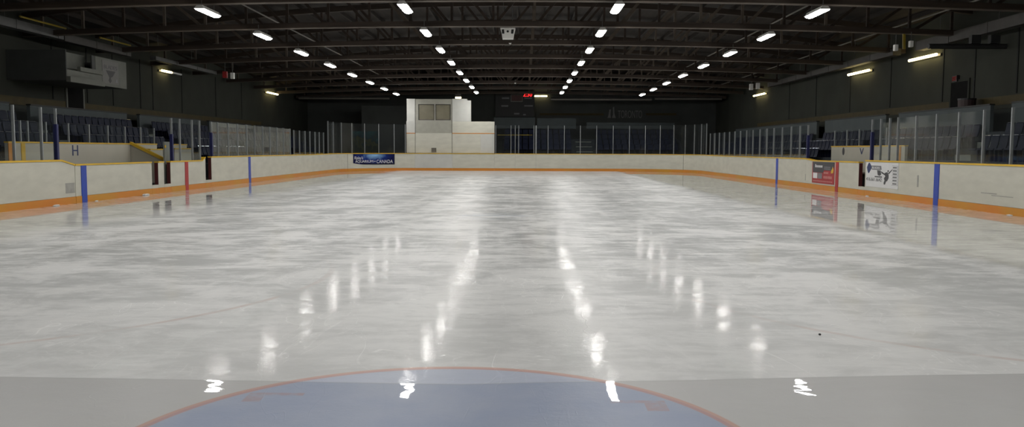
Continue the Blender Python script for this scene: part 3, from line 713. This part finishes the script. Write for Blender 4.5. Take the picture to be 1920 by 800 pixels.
for loc, rz, lab, grp in SEATROWS[n_ind:]:
    M4 = Matrix.Translation(loc) @ Matrix.Rotation(rz, 4, 'Z'); k = len(m.v)
    m.v += [tuple(M4 @ v.co) for v in SM.vertices]; m.f += [tuple(k + i for i in p.vertices) for p in SM.polygons]
if SEATROWS[n_ind:]: tag(m.build('stadium_seating', SEAT), 'distant rows of small navy seats filling the stands past the benches', 'seating', kind='stuff')

# ------------------------------------------------------------------ walls, roof
XWL, XWR, YB = -18.5, 17.0, 73.0
ZT = 7.6
door_l = (ypx(129, XWL), ypx(158, XWL)); door_r = (ypx(1811, XWR), ypx(1780, XWR))
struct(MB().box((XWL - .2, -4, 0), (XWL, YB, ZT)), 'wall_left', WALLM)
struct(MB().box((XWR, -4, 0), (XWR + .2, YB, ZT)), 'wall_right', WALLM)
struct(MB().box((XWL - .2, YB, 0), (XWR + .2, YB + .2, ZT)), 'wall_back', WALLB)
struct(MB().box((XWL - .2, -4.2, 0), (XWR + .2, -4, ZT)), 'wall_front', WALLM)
struct(MB().box((XWL + .001, 18, 3.26), (XWL + .012, 60, 3.56)), 'trim_1', STRIPE)
struct(MB().box((XWR - .012, 18, 3.26), (XWR - .001, 60, 3.56)), 'trim_2', STRIPE)
ti = 3
for X, sg, pxs in ((XWL, 1, (104, 168, 216, 267, 290, 344, 407, 455)), (XWR, -1, (1477, 1527, 1590, 1665, 1762, 1821, 1900))):
    for px in pxs:
        y = ypx(px, X); struct(MB().box((X + sg * .001, y - .035, 3.6), (X + sg * .03, y + .035, 6.0)), f'trim_{ti}', GROOVE); ti += 1
for X, sg, (a, b), k in ((XWL, 1, door_l, 1), (XWR, -1, door_r, 2)):
    d = struct(MB().box((X + sg * .001, a, 2.301), (X + sg * .05, b, 4.27)), f'door_{k}', DOORM)
    m = MB(); m.box((X + sg * .002, a - .1, 2.301), (X + sg * .06, a - .002, 4.37)); m.box((X + sg * .002, b + .002, 2.301), (X + sg * .06, b + .1, 4.37)); m.box((X + sg * .002, a, 4.272), (X + sg * .06, b, 4.37))
    m.build('door_frame', BOOTH if k == 1 else WALLM, d)
    MB().bar((X + sg * .08, a + .12, 3.3), (X + sg * .08, b - .3, 3.3), .04).build('push_bar', METAL, d)
# roof deck + purlins
def sag(x): return -.0012 * x * x
def zroof(x): return 8.25 - .0042 * x * x
xs = [XWL - .2 + (XWR - XWL + .4) * i / 24 for i in range(25)]
m = MB(); m.prism([(x, -4, zroof(x)) for x in xs] + [(x, -4, zroof(x) + .12) for x in reversed(xs)], (0, YB + 4.2, 0)); struct(m, 'ceiling', DECK)
for i in range(26):
    x = -17.4 + i * (33.6 / 25); struct(MB().box((x - .04, 12, zroof(x) - .19), (x + .04, YB, zroof(x) - .012)), f'purlin_beam_{i + 1}', DECK)
TY = [20.7 + 5.33 * k for k in range(10)]
def chord_pts(z, n=20): return [(-18.3 + 35.1 * i / n, z + sag(-18.3 + 35.1 * i / n)) for i in range(n + 1)]
def make_truss():
    t = thing('roof_truss', '', 'truss')
    kids = []
    def part(mb, nm, mat): o = mb.build(nm, mat, t); kids.append(o); return o
    for zc, nm, h in ((6.20, 'bottom_chord', .18),):
        for off in (-.09, .09):
            pts = chord_pts(zc); m = MB(); m.prism([(x, off - .035, z) for x, z in pts] + [(x, off - .035, z + h) for x, z in reversed(pts)], (0, .07, 0)); part(m, nm, WOOD)
        pts = chord_pts(zc - .02); m = MB(); m.prism([(x, -.13, z) for x, z in pts] + [(x, -.13, z + .019) for x, z in reversed(pts)], (0, .26, 0)); part(m, 'flange_plate', WOODL)  # pale colour stands in for the lit underside of the chord
    xs2 = [-18.3 + 35.1 * i / 24 for i in range(25)]
    m = MB(); m.prism([(x, -.12, zroof(x) - .42) for x in xs2] + [(x, -.12, zroof(x) - .195) for x in reversed(xs2)], (0, .24, 0)); part(m, 'top_chord', WOOD)
    rr = random.Random(3); n = 22
    for i in range(n + 1):
        x = -17.6 + 33.7 * i / n; zb, zt = 6.2 + sag(x) + .02, zroof(x) - .3
        part(MB().bar((x, 0, zb), (x, 0, zt), .09, .09), 'web_post', WOODL if rr.random() < .5 else WOOD)
        if i < n:
            x2 = -17.6 + 33.7 * (i + 1) / n; up = i < n / 2
            a = (x + .1, .0, (zroof(x) - .3) if up else 6.3 + sag(x)); b = (x2 - .1, .0, 6.3 + sag(x2) if up else (zroof(x2) - .3))
            part(MB().bar(a, b, .07, .1), 'web_diagonal', WOOD if rr.random() < .8 else WOODL)
    KIDS[t.name] = kids
    return t
tr = make_truss()
def truss_label(k):
    return ['brown timber roof truss over the bench ends, before the visible ones'][0] if k == 0 else f'brown timber roof truss spanning the rink, {ORD[9 - k]} from the scoreboard end'
for k, y in enumerate(TY):
    if k == 0: tr.location = (0, y, 0); tr['label'] = truss_label(0); tr['group'] = 'roof trusses'
    else: copy_thing(tr, (0, y, 0), truss_label(k), 'roof trusses')
# lighting
def make_light():
    t = thing('ceiling_light', '', 'light'); k = []
    L2, W2 = .72, .15
    m = MB()                                                # reflector housing: a long trapezoid trough
    a = [(-W2, -L2, .06), (W2, -L2, .06), (W2, L2, .06), (-W2, L2, .06)]; b = [(-.08, -L2 + .05, .17), (.08, -L2 + .05, .17), (.08, L2 - .05, .17), (-.08, L2 - .05, .17)]
    m.v += a + b; m.f += [(0, 1, 2, 3), (7, 6, 5, 4)] + [(i, (i + 1) % 4, 4 + (i + 1) % 4, 4 + i) for i in range(4)]
    k.append(m.build('housing', WHITE, t))
    n = 8; pts = [(W2 * .86 * math.cos(PI + PI * i / n), .058 + .055 * math.sin(PI + PI * i / n)) for i in range(n + 1)]
    k.append(MB().prism([(x, -L2 + .03, z) for x, z in pts], (0, 2 * L2 - .06, 0)).build('lens', LAMP, t))
    for s in (-1, 1): k.append(MB().tube((0, s * .5, .165), (0, s * .5, .40), .012, 6).build('hanger', METAL, t))
    KIDS[t.name] = k
    return t
LT = make_light()
used = False
rows = [(-9.2, 'outer row over the H side'), (-3.2, 'inner row on the H side'), (3.2, 'inner row on the V side'), (9.2, 'outer row over the V side')]
for i in range(-4, 8):
    for x, nm in rows:
        if i == -4 and abs(x) > 5: continue          # outer lamps of this unseen row left out to keep the near ice darker
        z = 5.86 + sag(x) * 1.5
        y = 25.6 + 5.33 * i
        lab = f'long ceiling light in the {nm}, {ORD[7 - i]} from the scoreboard end' if i >= 0 else f'long ceiling light in the {nm}, {ORD[-i - 1]} before the visible ones'
        if not used: LT.location = (x, y, z); LT['label'] = lab; LT['group'] = 'ceiling lights'; used = True
        else: copy_thing(LT, (x, y, z), lab, 'ceiling lights')
# wall strip lights
def strip_light(p, q, out, lab, lit=(1, 1), drop=0.0):
    p, q, out = Vector(p), Vector(q), Vector(out); c = (p + q) / 2; d = (q - p)
    t = thing('wall_light', lab, 'light', c)
    MB().bar(p + out * .02, q + out * .02, .05, .10).build('housing', METAL, t)
    for k in range(2):
        a = p + d * (.02 + .5 * k); b = p + d * (.48 + .5 * k)
        MB().tube(a + out * .17, b + out * .17, .055, 10).build('lamp_tube', TUBE if lit[k] else PAPER, t)
        MB().bar(a + d * .23 + out * .03, a + d * .23 + out * .12, .03, .03).build('bracket', METAL, t)
for X, sg, (pa, pb, py), lab in ((XWR, -1, (1757, 1704, 108), 'lit strip light on the V side wall beside the dark hanging pipe'), (XWR, -1, (1630, 1590, 136), 'lit strip light on the V side wall, second back from the door'),
                           (XWR, -1, (1434, 1413, 177.5), 'small lit strip light at the end of the V side wall'), (XWL, 1, (303, 340, 136), 'lit strip light on the H side wall past the booth'),
                           (XWL, 1, (501, 521, 175), 'small lit strip light at the end of the H side wall')):
    xx = X + sg * .2; a, b = on_x(pa, py, xx), on_x(pb, py, xx); z = (a.z + b.z) / 2
    strip_light((X + sg * .03, a.y, z), (X + sg * .03, b.y, z), (sg, 0, 0), lab, (1, 1) if X > 0 or pa > 400 else (1, 0))
a, b = on_y(999, 180, YB - .2), on_y(1026.5, 180, YB - .2); strip_light((a.x, YB - .03, a.z), (b.x, YB - .03, a.z), (0, -1, 0), 'lit strip light on the end wall beside the scoreboard')
a, b = on_y(854, 184.5, 66), on_y(864.5, 184.5, 66); t = thing('tower_light', 'small lit box light above the panelled tower', 'light', (a.x, 66, a.z))
MB().box((a.x, 65.9, a.z), (b.x, 66.1, a.z + .12)).build('lens', TUBE, t); MB().box((a.x, 65.88, a.z + .121), (b.x, 66.12, a.z + .35)).build('housing', DUCTB, t); MB().tube((a.x + .2, 66, a.z + .35), (a.x + .2, 66, zroof(a.x) - .1), .012, 6).build('hanger', METAL, t)

# eave ducts, pipes
def simple(mb, name, mat, label, cat, bevel=0): return tag(mb.build(name, mat, bevel=bevel), label, cat)
def duct(X, y0, y1, z0, z1, w, lab, mat):
    t = thing('eave_duct', lab, 'duct', (X, y0, z0))
    MB().box((X - w / 2, y0, z0), (X + w / 2, y1, z1)).build('casing', mat, t)
    y = y0 + .6
    while y < y1: MB().tube((X, y, z1), (X, y, zroof(X) - .02), .012, 6).build('hanger', METAL, t); y += 4
    y = y0 + 2.4
    while y < y1: MB().box((X - w / 2 - .015, y - .03, z0 - .012), (X + w / 2 + .015, y + .03, z1 + .012)).build('joint_collar', mat, t); y += 2.6
duct(-17.3, 24, ypx(120, -17.3), 5.76, 6.06, .34, 'long grey duct under the roof above the H side booth', METAL)
duct(-17.3, ypx(122, -17.3), ypx(245, -17.3), 5.72, 6.0, .34, 'long brown-grey duct following the first duct on the H side', DUCTB)
duct(-17.0, ypx(292, -17.0), ypx(405, -17.0), 5.78, 5.95, .3, 'pale narrow duct near the H side wall lamp', METAL)
duct(16.3, 24, ypx(1716, 16.3), 5.66, 6.02, .34, 'long brown-grey duct under the roof above the V side wall lamps', DUCTB)
duct(16.3, ypx(1674, 16.3), ypx(1440, 16.3), 5.72, 6.0, .34, 'longer brown-grey duct running on past the hanging white boxes', DUCTB)
ya_, yb2 = ypx(40, -17.0), ypx(245, -17.0)
for a, b, w in ((ya_, ypx(125, -17.0), 'first'), (ypx(188, -17.0), yb2, 'second')):
    simple(MB().tube((-16.85, a, 6.13), (-16.85, b, 6.13), .035, 8), 'gas_pipe', PIPEY, f'{w} thin yellow gas pipe above the H side duct', 'pipe')
for x, z, lab in ((-9.6, 6.75, 'thin grey conduit above the trusses near the H side outer lamps'), (10.4, 6.75, 'thin grey conduit above the trusses near the V side outer lamps'), (15.0, 6.5, 'thin grey conduit beside the V side duct')):
    simple(MB().tube((x, 20, z), (x, 68, z), .03, 8), 'conduit_pipe', CONDUIT, lab, 'pipe')
# heater tube reaching out from the V side wall
a = on_x(1886, 87, XWR - .02); yy = a.y; xa = on_y(1741, 84, yy).x
t = thing('hanging_heater', 'dark horizontal pipe reaching out from the V side wall over the strip light', 'pipe', (xa, yy, a.z))
MB().tube((xa, yy, a.z), (XWR - .02, yy, a.z), .09, 12).build('pipe', PIPED, t)
for px in (1828, 1864): x = on_y(px, 76, yy).x; MB().box((x - .16, yy - .1, a.z + .095), (x + .16, yy + .1, a.z + .38)).build('clamp_box', PIPED, t)
a = on_x(1493, 165, XWR - .02); xa = on_y(1478, 163, a.y).x
# white emergency boxes on hangers
for px, py, yy, lab in ((1679.5, 89.5, 31.3, 'white hanging box beside the yellow hanger'), (1708, 82.5, 31.2, 'white hanging box at the end of the brown duct'), (1408.5, 163, 52.6, 'small white hanging box, first of the pair at the V side far lamp'),
                        (1421, 161, 52.6, 'small white hanging box, second of the pair at the V side far lamp'), (436, 142, 42.0, 'small white hanging box beside the red box')):
    c = on_y(px, py, yy); t = thing('emergency_light', lab, 'light', (c.x, yy, c.z)); r = .0021 * yy
    MB().box((c.x - r, yy - .08, c.z - r * 1.7), (c.x + r, yy + .08, c.z + r * 1.7)).build('case', WHITE, t, .01)
    MB().tube((c.x, yy, c.z + r * 1.7), (c.x, yy, 6.25 + sag(c.x)), .014, 6).build('hanger', METAL, t)
c = on_y(422, 140, 42.0); t = thing('fire_alarm_box', 'red box hung from the truss beside a small white box', 'alarm', (c.x, 42, c.z))
MB().box((c.x - .11, 41.92, c.z - .16), (c.x + .11, 42.08, c.z + .16)).build('case', REDBOX, t, .01); MB().tube((c.x, 42, c.z + .16), (c.x, 42, 6.25 + sag(c.x)), .014, 6).build('hanger', METAL, t)
c0, c1 = on_y(1695, 92, 31.35), on_y(1695, 58, 31.35)
simple(MB().bar(c0, c1, .09, .06), 'hanger_bar', PIPEY, 'dull yellow vertical hanger bar beside the white hanging boxes', 'hanger')
# end heater tubes
for a, b, z, lab in ((1033, 1222, 186, 'long pale heater tube across the end wall beside the scoreboard lamp'), (1228, 1353, 185, 'shorter pale heater tube nearer the V side of the end wall'), (560, 730, 184, 'pale heater tube across the dark end wall on the H side')):
    p, q = on_y(a, z, 68.6), on_y(b, z, 68.6); t = thing('heater_tube', lab, 'heater', ((p.x + q.x) / 2, 68.6, p.z)); zz = p.z
    MB().tube((p.x, 68.6, zz), (q.x, 68.6, zz), .085, 12).build('tube', CONDUIT, t)
    m = MB(); m.prism([(p.x, 68.42, zz + .05), (p.x, 68.6, zz + .17), (p.x, 68.78, zz + .05), (p.x, 68.6, zz + .13)], (q.x - p.x, 0, 0)); m.build('reflector', METAL, t)
    for u in (.1, .5, .9): x = p.x + (q.x - p.x) * u; MB().tube((x, 68.6, zz + .16), (x, 68.6, zroof(x) - .2), .01, 6).build('hanger', METAL, t)
# centre speaker cluster
yy = 33.0
a, b = on_y(938, 52, yy), on_y(966, 71, yy); w, h = b.x - a.x, a.z - b.z; cx = (a.x + b.x) / 2
t = thing('speaker_cluster', 'white wedge-shaped speaker cluster hanging over centre ice', 'speaker', (cx, yy, b.z))
m = MB(); m.prism([(cx - w * .36, yy, b.z), (cx + w * .36, yy, b.z), (cx + w * .42, yy, b.z + h * .55), (cx + w / 2, yy, a.z), (cx - w / 2, yy, a.z), (cx - w * .42, yy, b.z + h * .55)], (0, .55, 0)); m.build('cabinet', WHITE, t)
for s in (-1, 1):
    m = MB(); m.prism([(cx + s * w * .22, yy - .004, b.z + h * .42), (cx + s * w * .38, yy - .004, b.z + h * .42), (cx + s * w * .40, yy - .004, b.z + h * .84), (cx + s * w * .25, yy - .004, b.z + h * .84)], (0, .003, 0)); m.build('grille', BLACK, t)
MB().tube((cx, yy - .006, b.z + h * .64), (cx, yy - .001, b.z + h * .64), w * .075, 14).build('driver', BLACK, t)
for s in (-1, 1): MB().tube((cx + s * w * .3, yy + .3, a.z), (cx + s * w * .3, yy + .3, zroof(cx) - .15), .012, 6).build('hanger', METAL, t)
for px, py, yy, lab in ((956.5, 83.5, 36.6, 'tiny white dome sensor under the truss behind the speaker cluster'), (966, 157, 57.9, 'tiny white dome sensor above the scoreboard')):
    c = on_y(px, py, yy); t = thing('dome_sensor', lab, 'sensor', c)
    MB().tube(c, c + Vector((0, 0, .06)), .03, 12, .075).build('dome', WHITE, t); MB().tube(c + Vector((0, 0, .06)), c + Vector((0, 0, .30)), .02, 8).build('stem', METAL, t)  # small unlit white sensor, gives no light

# ------------------------------------------------------------------ booth on the H side wall
XF = -16.3
by0, by1 = ypx(130, XF), ypx(242, XF); zb, zt = 4.12, 5.22
t = thing('press_booth', 'pale boxed booth mounted high on the H side wall with a counter opening', 'booth', (-17.4, by0, zb))
ow0, ow1, oz = ypx(131, XF), ypx(179, XF), zb + .40
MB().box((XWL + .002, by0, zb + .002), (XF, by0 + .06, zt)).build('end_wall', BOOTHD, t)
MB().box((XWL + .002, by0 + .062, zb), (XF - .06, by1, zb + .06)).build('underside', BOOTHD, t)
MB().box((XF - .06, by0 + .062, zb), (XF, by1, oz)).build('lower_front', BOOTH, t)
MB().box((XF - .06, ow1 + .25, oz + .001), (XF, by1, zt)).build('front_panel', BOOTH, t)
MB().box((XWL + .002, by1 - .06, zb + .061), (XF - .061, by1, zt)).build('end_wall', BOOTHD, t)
MB().box((XF - .5, by0 + .07, oz), (XF - .4, ow1 + .2, zt)).build('inner_screen', BOOTH, t)
MB().box((XF - .061, ow1, oz + .001), (XF - .01, ow1 + .24, zt)).build('frame_post', BOOTHD, t)
MB().box((XF + .001, by0, zb - .06), (XF + .16, ypx(194, XF), zb + .14)).build('counter_ledge', BOOTH, t)
MB().box((XF - .02, ypx(152, XF), oz + .001), (XF + .10, ypx(195, XF), oz + .16)).build('counter_top', BOOTH, t)
px0, px1 = ypx(197, XF), ypx(227, XF)
tp = thing('booth_poster', 'white poster with a dark funnel-shaped emblem on the booth front', 'poster', (XF + .01, px0, zb + .15))
sh = Sheet((XF + .002, px0, zb + .10), (0, 1, 0)); w, h = px1 - px0, .92; q = lambda pts: [(x * w, y * h) for x, y in pts]
m = MB(); sh.rect(m, 0, 0, w, h, 0, .01); m.build('sheet', BOOTH if False else pm('poster_grey', (.13, .127, .12), .6, .05), tp)
text(sh, 'BLADES', w * .10, h * .64, w * .80, h * .17, .0102, INK, tp)
m = MB(); sh.poly(m, q([(.22, .58), (.80, .58), (.62, .34), (.50, .28), (.54, .14), (.46, .04), (.36, .14), (.42, .28), (.34, .40)]), .0102, .013); m.build('emblem', BLACK, tp)
m = MB(); sh.poly(m, q([(.80, .10), (.92, .10), (.90, .25), (.84, .25)]), .0102, .013); m.build('small_mark', INKG, tp)
# ------------------------------------------------------------------ panelled tower over the resurfacer gate
TYY = Y1 + .18
def tp_(px, py): p = on_y(px, py, TYY); return p.x, p.z
x0, _ = tp_(762, 250); x1, _ = tp_(779, 250); x2, _ = tp_(848, 250); x3, _ = tp_(883, 200); x4, _ = tp_(927, 250)
zc_ = 1.36; z1_ = tp_(800, 249)[1]; z2_ = tp_(800, 225)[1]; z3_ = tp_(800, 185)[1]
t = thing('panel_tower', 'white panelled tower with two windows rising behind the end boards', 'tower', ((x0 + x4) / 2, TYY, 1.36))
D = .5; M_ = lambda a, b, c, d, dep=0: MB().box((a, TYY + dep, b), (c, TYY + D, d))
M_(x0, zc_, x1 - .03, z1_ - .06).build('lower_panel', BOARD, t); M_(x1, zc_, x2 - .03, z1_ - .005).build('lower_panel', BOARD, t); 
xm = tp_(901, 260)[0]
M_(x2, zc_, xm, z1_ - .06).build('lower_panel', BOARD, t); M_(xm + .004, zc_, x4, z1_ - .06).build('lower_panel', BOARD2, t)
for a, b in ((x0, x1 - .03), (x2, x4)): M_(a, z1_ - .058, b, z1_ - .002, -.01).build('orange_strip', ORG, t)
zq = z2_ - .08
M_(x0, z1_, x1 - .03, zq - .004).build('upper_panel', BOARD2, t); M_(x0 + .04, zq, x1 - .03, z3_).build('upper_panel', BOARD2, t)
M_(x2, z1_, x4, z2_ - .1).build('upper_panel', BOARD, t); M_(x2, z2_ - .096, x3, z3_ - .12).build('upper_panel', BOARD2, t); M_(x2, z3_ - .116, x3 - .3, z3_).build('upper_panel', BOARD2, t)
for a in (x1 - .028, x2 - .028): M_(a, zc_, a + .026, z3_, .06).build('dark_joint', SEAM, t)
wz0, wz1 = tp_(800, 225)[1] + .0, tp_(800, 195)[1]; wx = [tp_(p, 210)[0] for p in (785, 813.5, 817, 844)]
M_(x1, z1_, x2 - .03, wz0, .06).build('window_apron', PANELG, t); M_(x1, wz1, x2 - .03, z3_ - .02, .06).build('window_header', PANELG, t)
M_(x1, wz0 + .001, wx[0] - .04, wz1 - .001, .06).build('window_stile', PANELG, t); M_(wx[3] + .04, wz0 + .001, x2 - .03, wz1 - .001, .06).build('window_stile', PANELG, t)
M_(wx[1] + .03, wz0 + .001, wx[2] - .03, wz1 - .001, .06).build('window_stile', PANELG, t)
for a, b in ((wx[0], wx[1]), (wx[2], wx[3])):
    m = MB(); 
    for (c, d, e, f) in ((a - .038, wz0 + .003, b + .028, wz0 + .05), (a - .038, wz1 - .05, b + .028, wz1 - .003), (a - .038, wz0 + .051, a, wz1 - .051), (b - .01, wz0 + .051, b + .028, wz1 - .051)): m.box((c, TYY + .08, d), (e, TYY + .2, f))
    f = m.build('window_frame', DUCTB, t)
    WLOC[f.name] = parent_loc(t)
    MB().box((a + .001, TYY + .14, wz0 + .052), (b - .011, TYY + .16, wz1 - .052)).build('pane', BLIND, f)
a, b = tp_(809, 285), tp_(818, 277); m = MB().box((a[0], TYY - .03, a[1]), (b[0], TYY - .001, b[1])); m.build('vent_plate', pm('vent_grey', (.12, .11, .09), .6), t)
# ------------------------------------------------------------------ end wall: scoreboard, sign, parapets, mural
YS = YB - .45
def ys_(px, py): p = on_y(px, py, YS); return p.x, p.z
(ax, az), (bx, bz) = ys_(929, 171), ys_(1002, 219)
t = thing('scoreboard', 'dark scoreboard with a lit red clock on the end wall', 'scoreboard', ((ax + bx) / 2, YS, bz))
MB().box((ax, YS, bz), (bx, YB - .02, az)).build('cabinet', BLACK, t)
sh = Sheet((ax, YS - .001, bz), (1, 0, 0)); sx = lambda px: ys_(px, 190)[0] - ax; sz = lambda py: ys_(960, py)[1] - bz
m = MB()
for (c, d, e, f) in ((957.5, 177, 980, 178.6), (957.5, 189.2, 980, 191), (957.5, 178.6, 959, 189.2), (978.6, 178.6, 980, 189.2)): sh.rect(m, sx(c), sz(f), sx(e), sz(d), 0, .03)
m.build('display_frame', CONDUIT, t)
m = MB(); sh.rect(m, sx(959.2), sz(189), sx(978.4), sz(178.8), 0, .01); m.build('display_panel', pm('display_maroon', (.07, .02, .02), .5), t)
m = MB()
for (c, d, e, f) in ((941, 182.5, 955, 185.5), (940, 197, 953, 200), (983, 182.6, 997, 185.2), (983, 197, 999, 199.5), (964, 211.5, 974, 214.5), (981, 213.5, 986, 216)): sh.rect(m, sx(c), sz(f), sx(e), sz(d), 0, .012)
m.build('caption_pattern', INKG, t)
text(sh, '2:30', sx(981), sz(180.8), sx(997.5) - sx(981), sz(172.6) - sz(180.8), .002, LED, t, 'clock_lettering')
YW = YB - .012
(ax, az), (bx, bz) = [(on_y(p, q, YW).x, on_y(p, q, YW).z) for p, q in ((1139, 221), (1204, 207))]
t = thing('city_sign', 'dim grey city name lettering with a two-tower mark on the end wall', 'sign', ((ax + bx) / 2, YW, az))
sh = Sheet((ax, YW, az), (1, 0, 0)); w, h = bx - ax, bz - az
text(sh, 'TORONTO', w * .30, 0, w * .70, h, 0, SIGNL, t)
m = MB(); sh.poly(m, [(0, 0), (w * .10, 0), (w * .085, h * .5), (w * .10, h * 1.15), (w * .05, h * 1.1), (w * .03, h * .4)], 0, .02); sh.poly(m, [(w * .13, 0), (w * .24, 0), (w * .20, h * .6), (w * .19, h * 1.5), (w * .15, h * 1.4), (w * .16, h * .5)], 0, .02); m.build('logo', SIGNL, t)
for a, b in ((1012, 1132), (1211, 1268)):
    p, q = on_y(a, 214, YB - .02), on_y(b, 214, YB - .02); struct(MB().box((p.x, YB - .012, p.z - .09), (q.x, YB - .001, p.z + .09)), f'trim_{ti}', STRIPE); ti += 1
for a, b, y0, y1 in ((1007, 1080, 221.5, 241), (1100, 1265, 230, 241), (926, 1003, 220, 233)):
    p, q = on_y(a, y1, 70), on_y(b, y0, 70); struct(MB().box((p.x, 70, min(p.z, 3.4)), (q.x, 70.12, q.z)), 'end_parapet_wall', PARA)
p, q = on_y(933, 253, 66.3), on_y(998, 253, 66.3)
simple(MB().tube(p, q, .03, 8), 'handrail', PIPEY, 'pale yellow handrail seen through the end glass beside the tower', 'rail')
struct(MB().box((-13.0, 69.0, 0), (-9.2, 69.2, 5.2)), 'end_alcove_wall', WALLB)
a, b = on_y(661, 286, 68.98), on_y(711, 246, 68.98)
simple(MB().box((a.x, 68.95, a.z), (b.x, 68.995, b.z)), 'wall_mural', MURAL, 'teal underwater mural behind the end glass', 'mural')
COL.objects['wall_mural'].data.transform(Matrix.Translation((-(a.x + b.x) / 2, -68.97, -(a.z + b.z) / 2))); COL.objects['wall_mural'].location = ((a.x + b.x) / 2, 68.97, (a.z + b.z) / 2)
# exit sign over the V side door
c = on_x(1793, 147.5, XWR - .05); t = thing('exit_sign', 'small dim red exit sign above the dark door on the V side wall', 'sign', c)
MB().box((XWR - .12, c.y - .17, c.z - .12), (XWR - .002, c.y + .17, c.z + .12)).build('case', BLACK, t)
sh = Sheet((XWR - .121, c.y + .15, c.z - .08), (0, -1, 0)); text(sh, 'EXIT', 0, 0, .30, .16, .001, EXITL, t)
c = on_x(1826, 189, XWR - .2); t = thing('waste_barrel', 'dark maroon barrel standing beside the dark door on the V side walkway', 'barrel', (XWR - .45, c.y, 2.301))
MB().tube((XWR - .45, c.y, 2.301), (XWR - .45, c.y, 3.5), .26, 16, .30).build('drum', pm('barrel_maroon', (.035, .02, .02), .6), t); MB().tube((XWR - .45, c.y, 3.501), (XWR - .45, c.y, 3.56), .31, 16).build('rim', BLACK, t)

# ------------------------------------------------------------------ world, view
w = bpy.data.worlds.new('hall_air'); S.world = w; w.use_nodes = True
w.node_tree.nodes['Background'].inputs['Color'].default_value = (0.5, 0.55, 0.6, 1); w.node_tree.nodes['Background'].inputs['Strength'].default_value = 0.0
S.view_settings.view_transform = 'Standard'; S.view_settings.look = 'None'; S.view_settings.gamma = 1; S.view_settings.use_curve_mapping = False
S.view_settings.exposure = 0.0
S.cycles.max_bounces = 8; S.cycles.diffuse_bounces = 4; S.cycles.glossy_bounces = 4; S.cycles.transparent_max_bounces = 24
S.cycles.sample_clamp_indirect = 6; S.cycles.caustics_reflective = False; S.cycles.caustics_refractive = False
S.cycles.use_denoising = True

import re as _re
for o in S.objects:
    l = o.get('label')
    if l and o.parent is None and len(_re.findall(r"[A-Za-z0-9][A-Za-z0-9'\u2019-]*", l)) > 16: print('LONG', l)
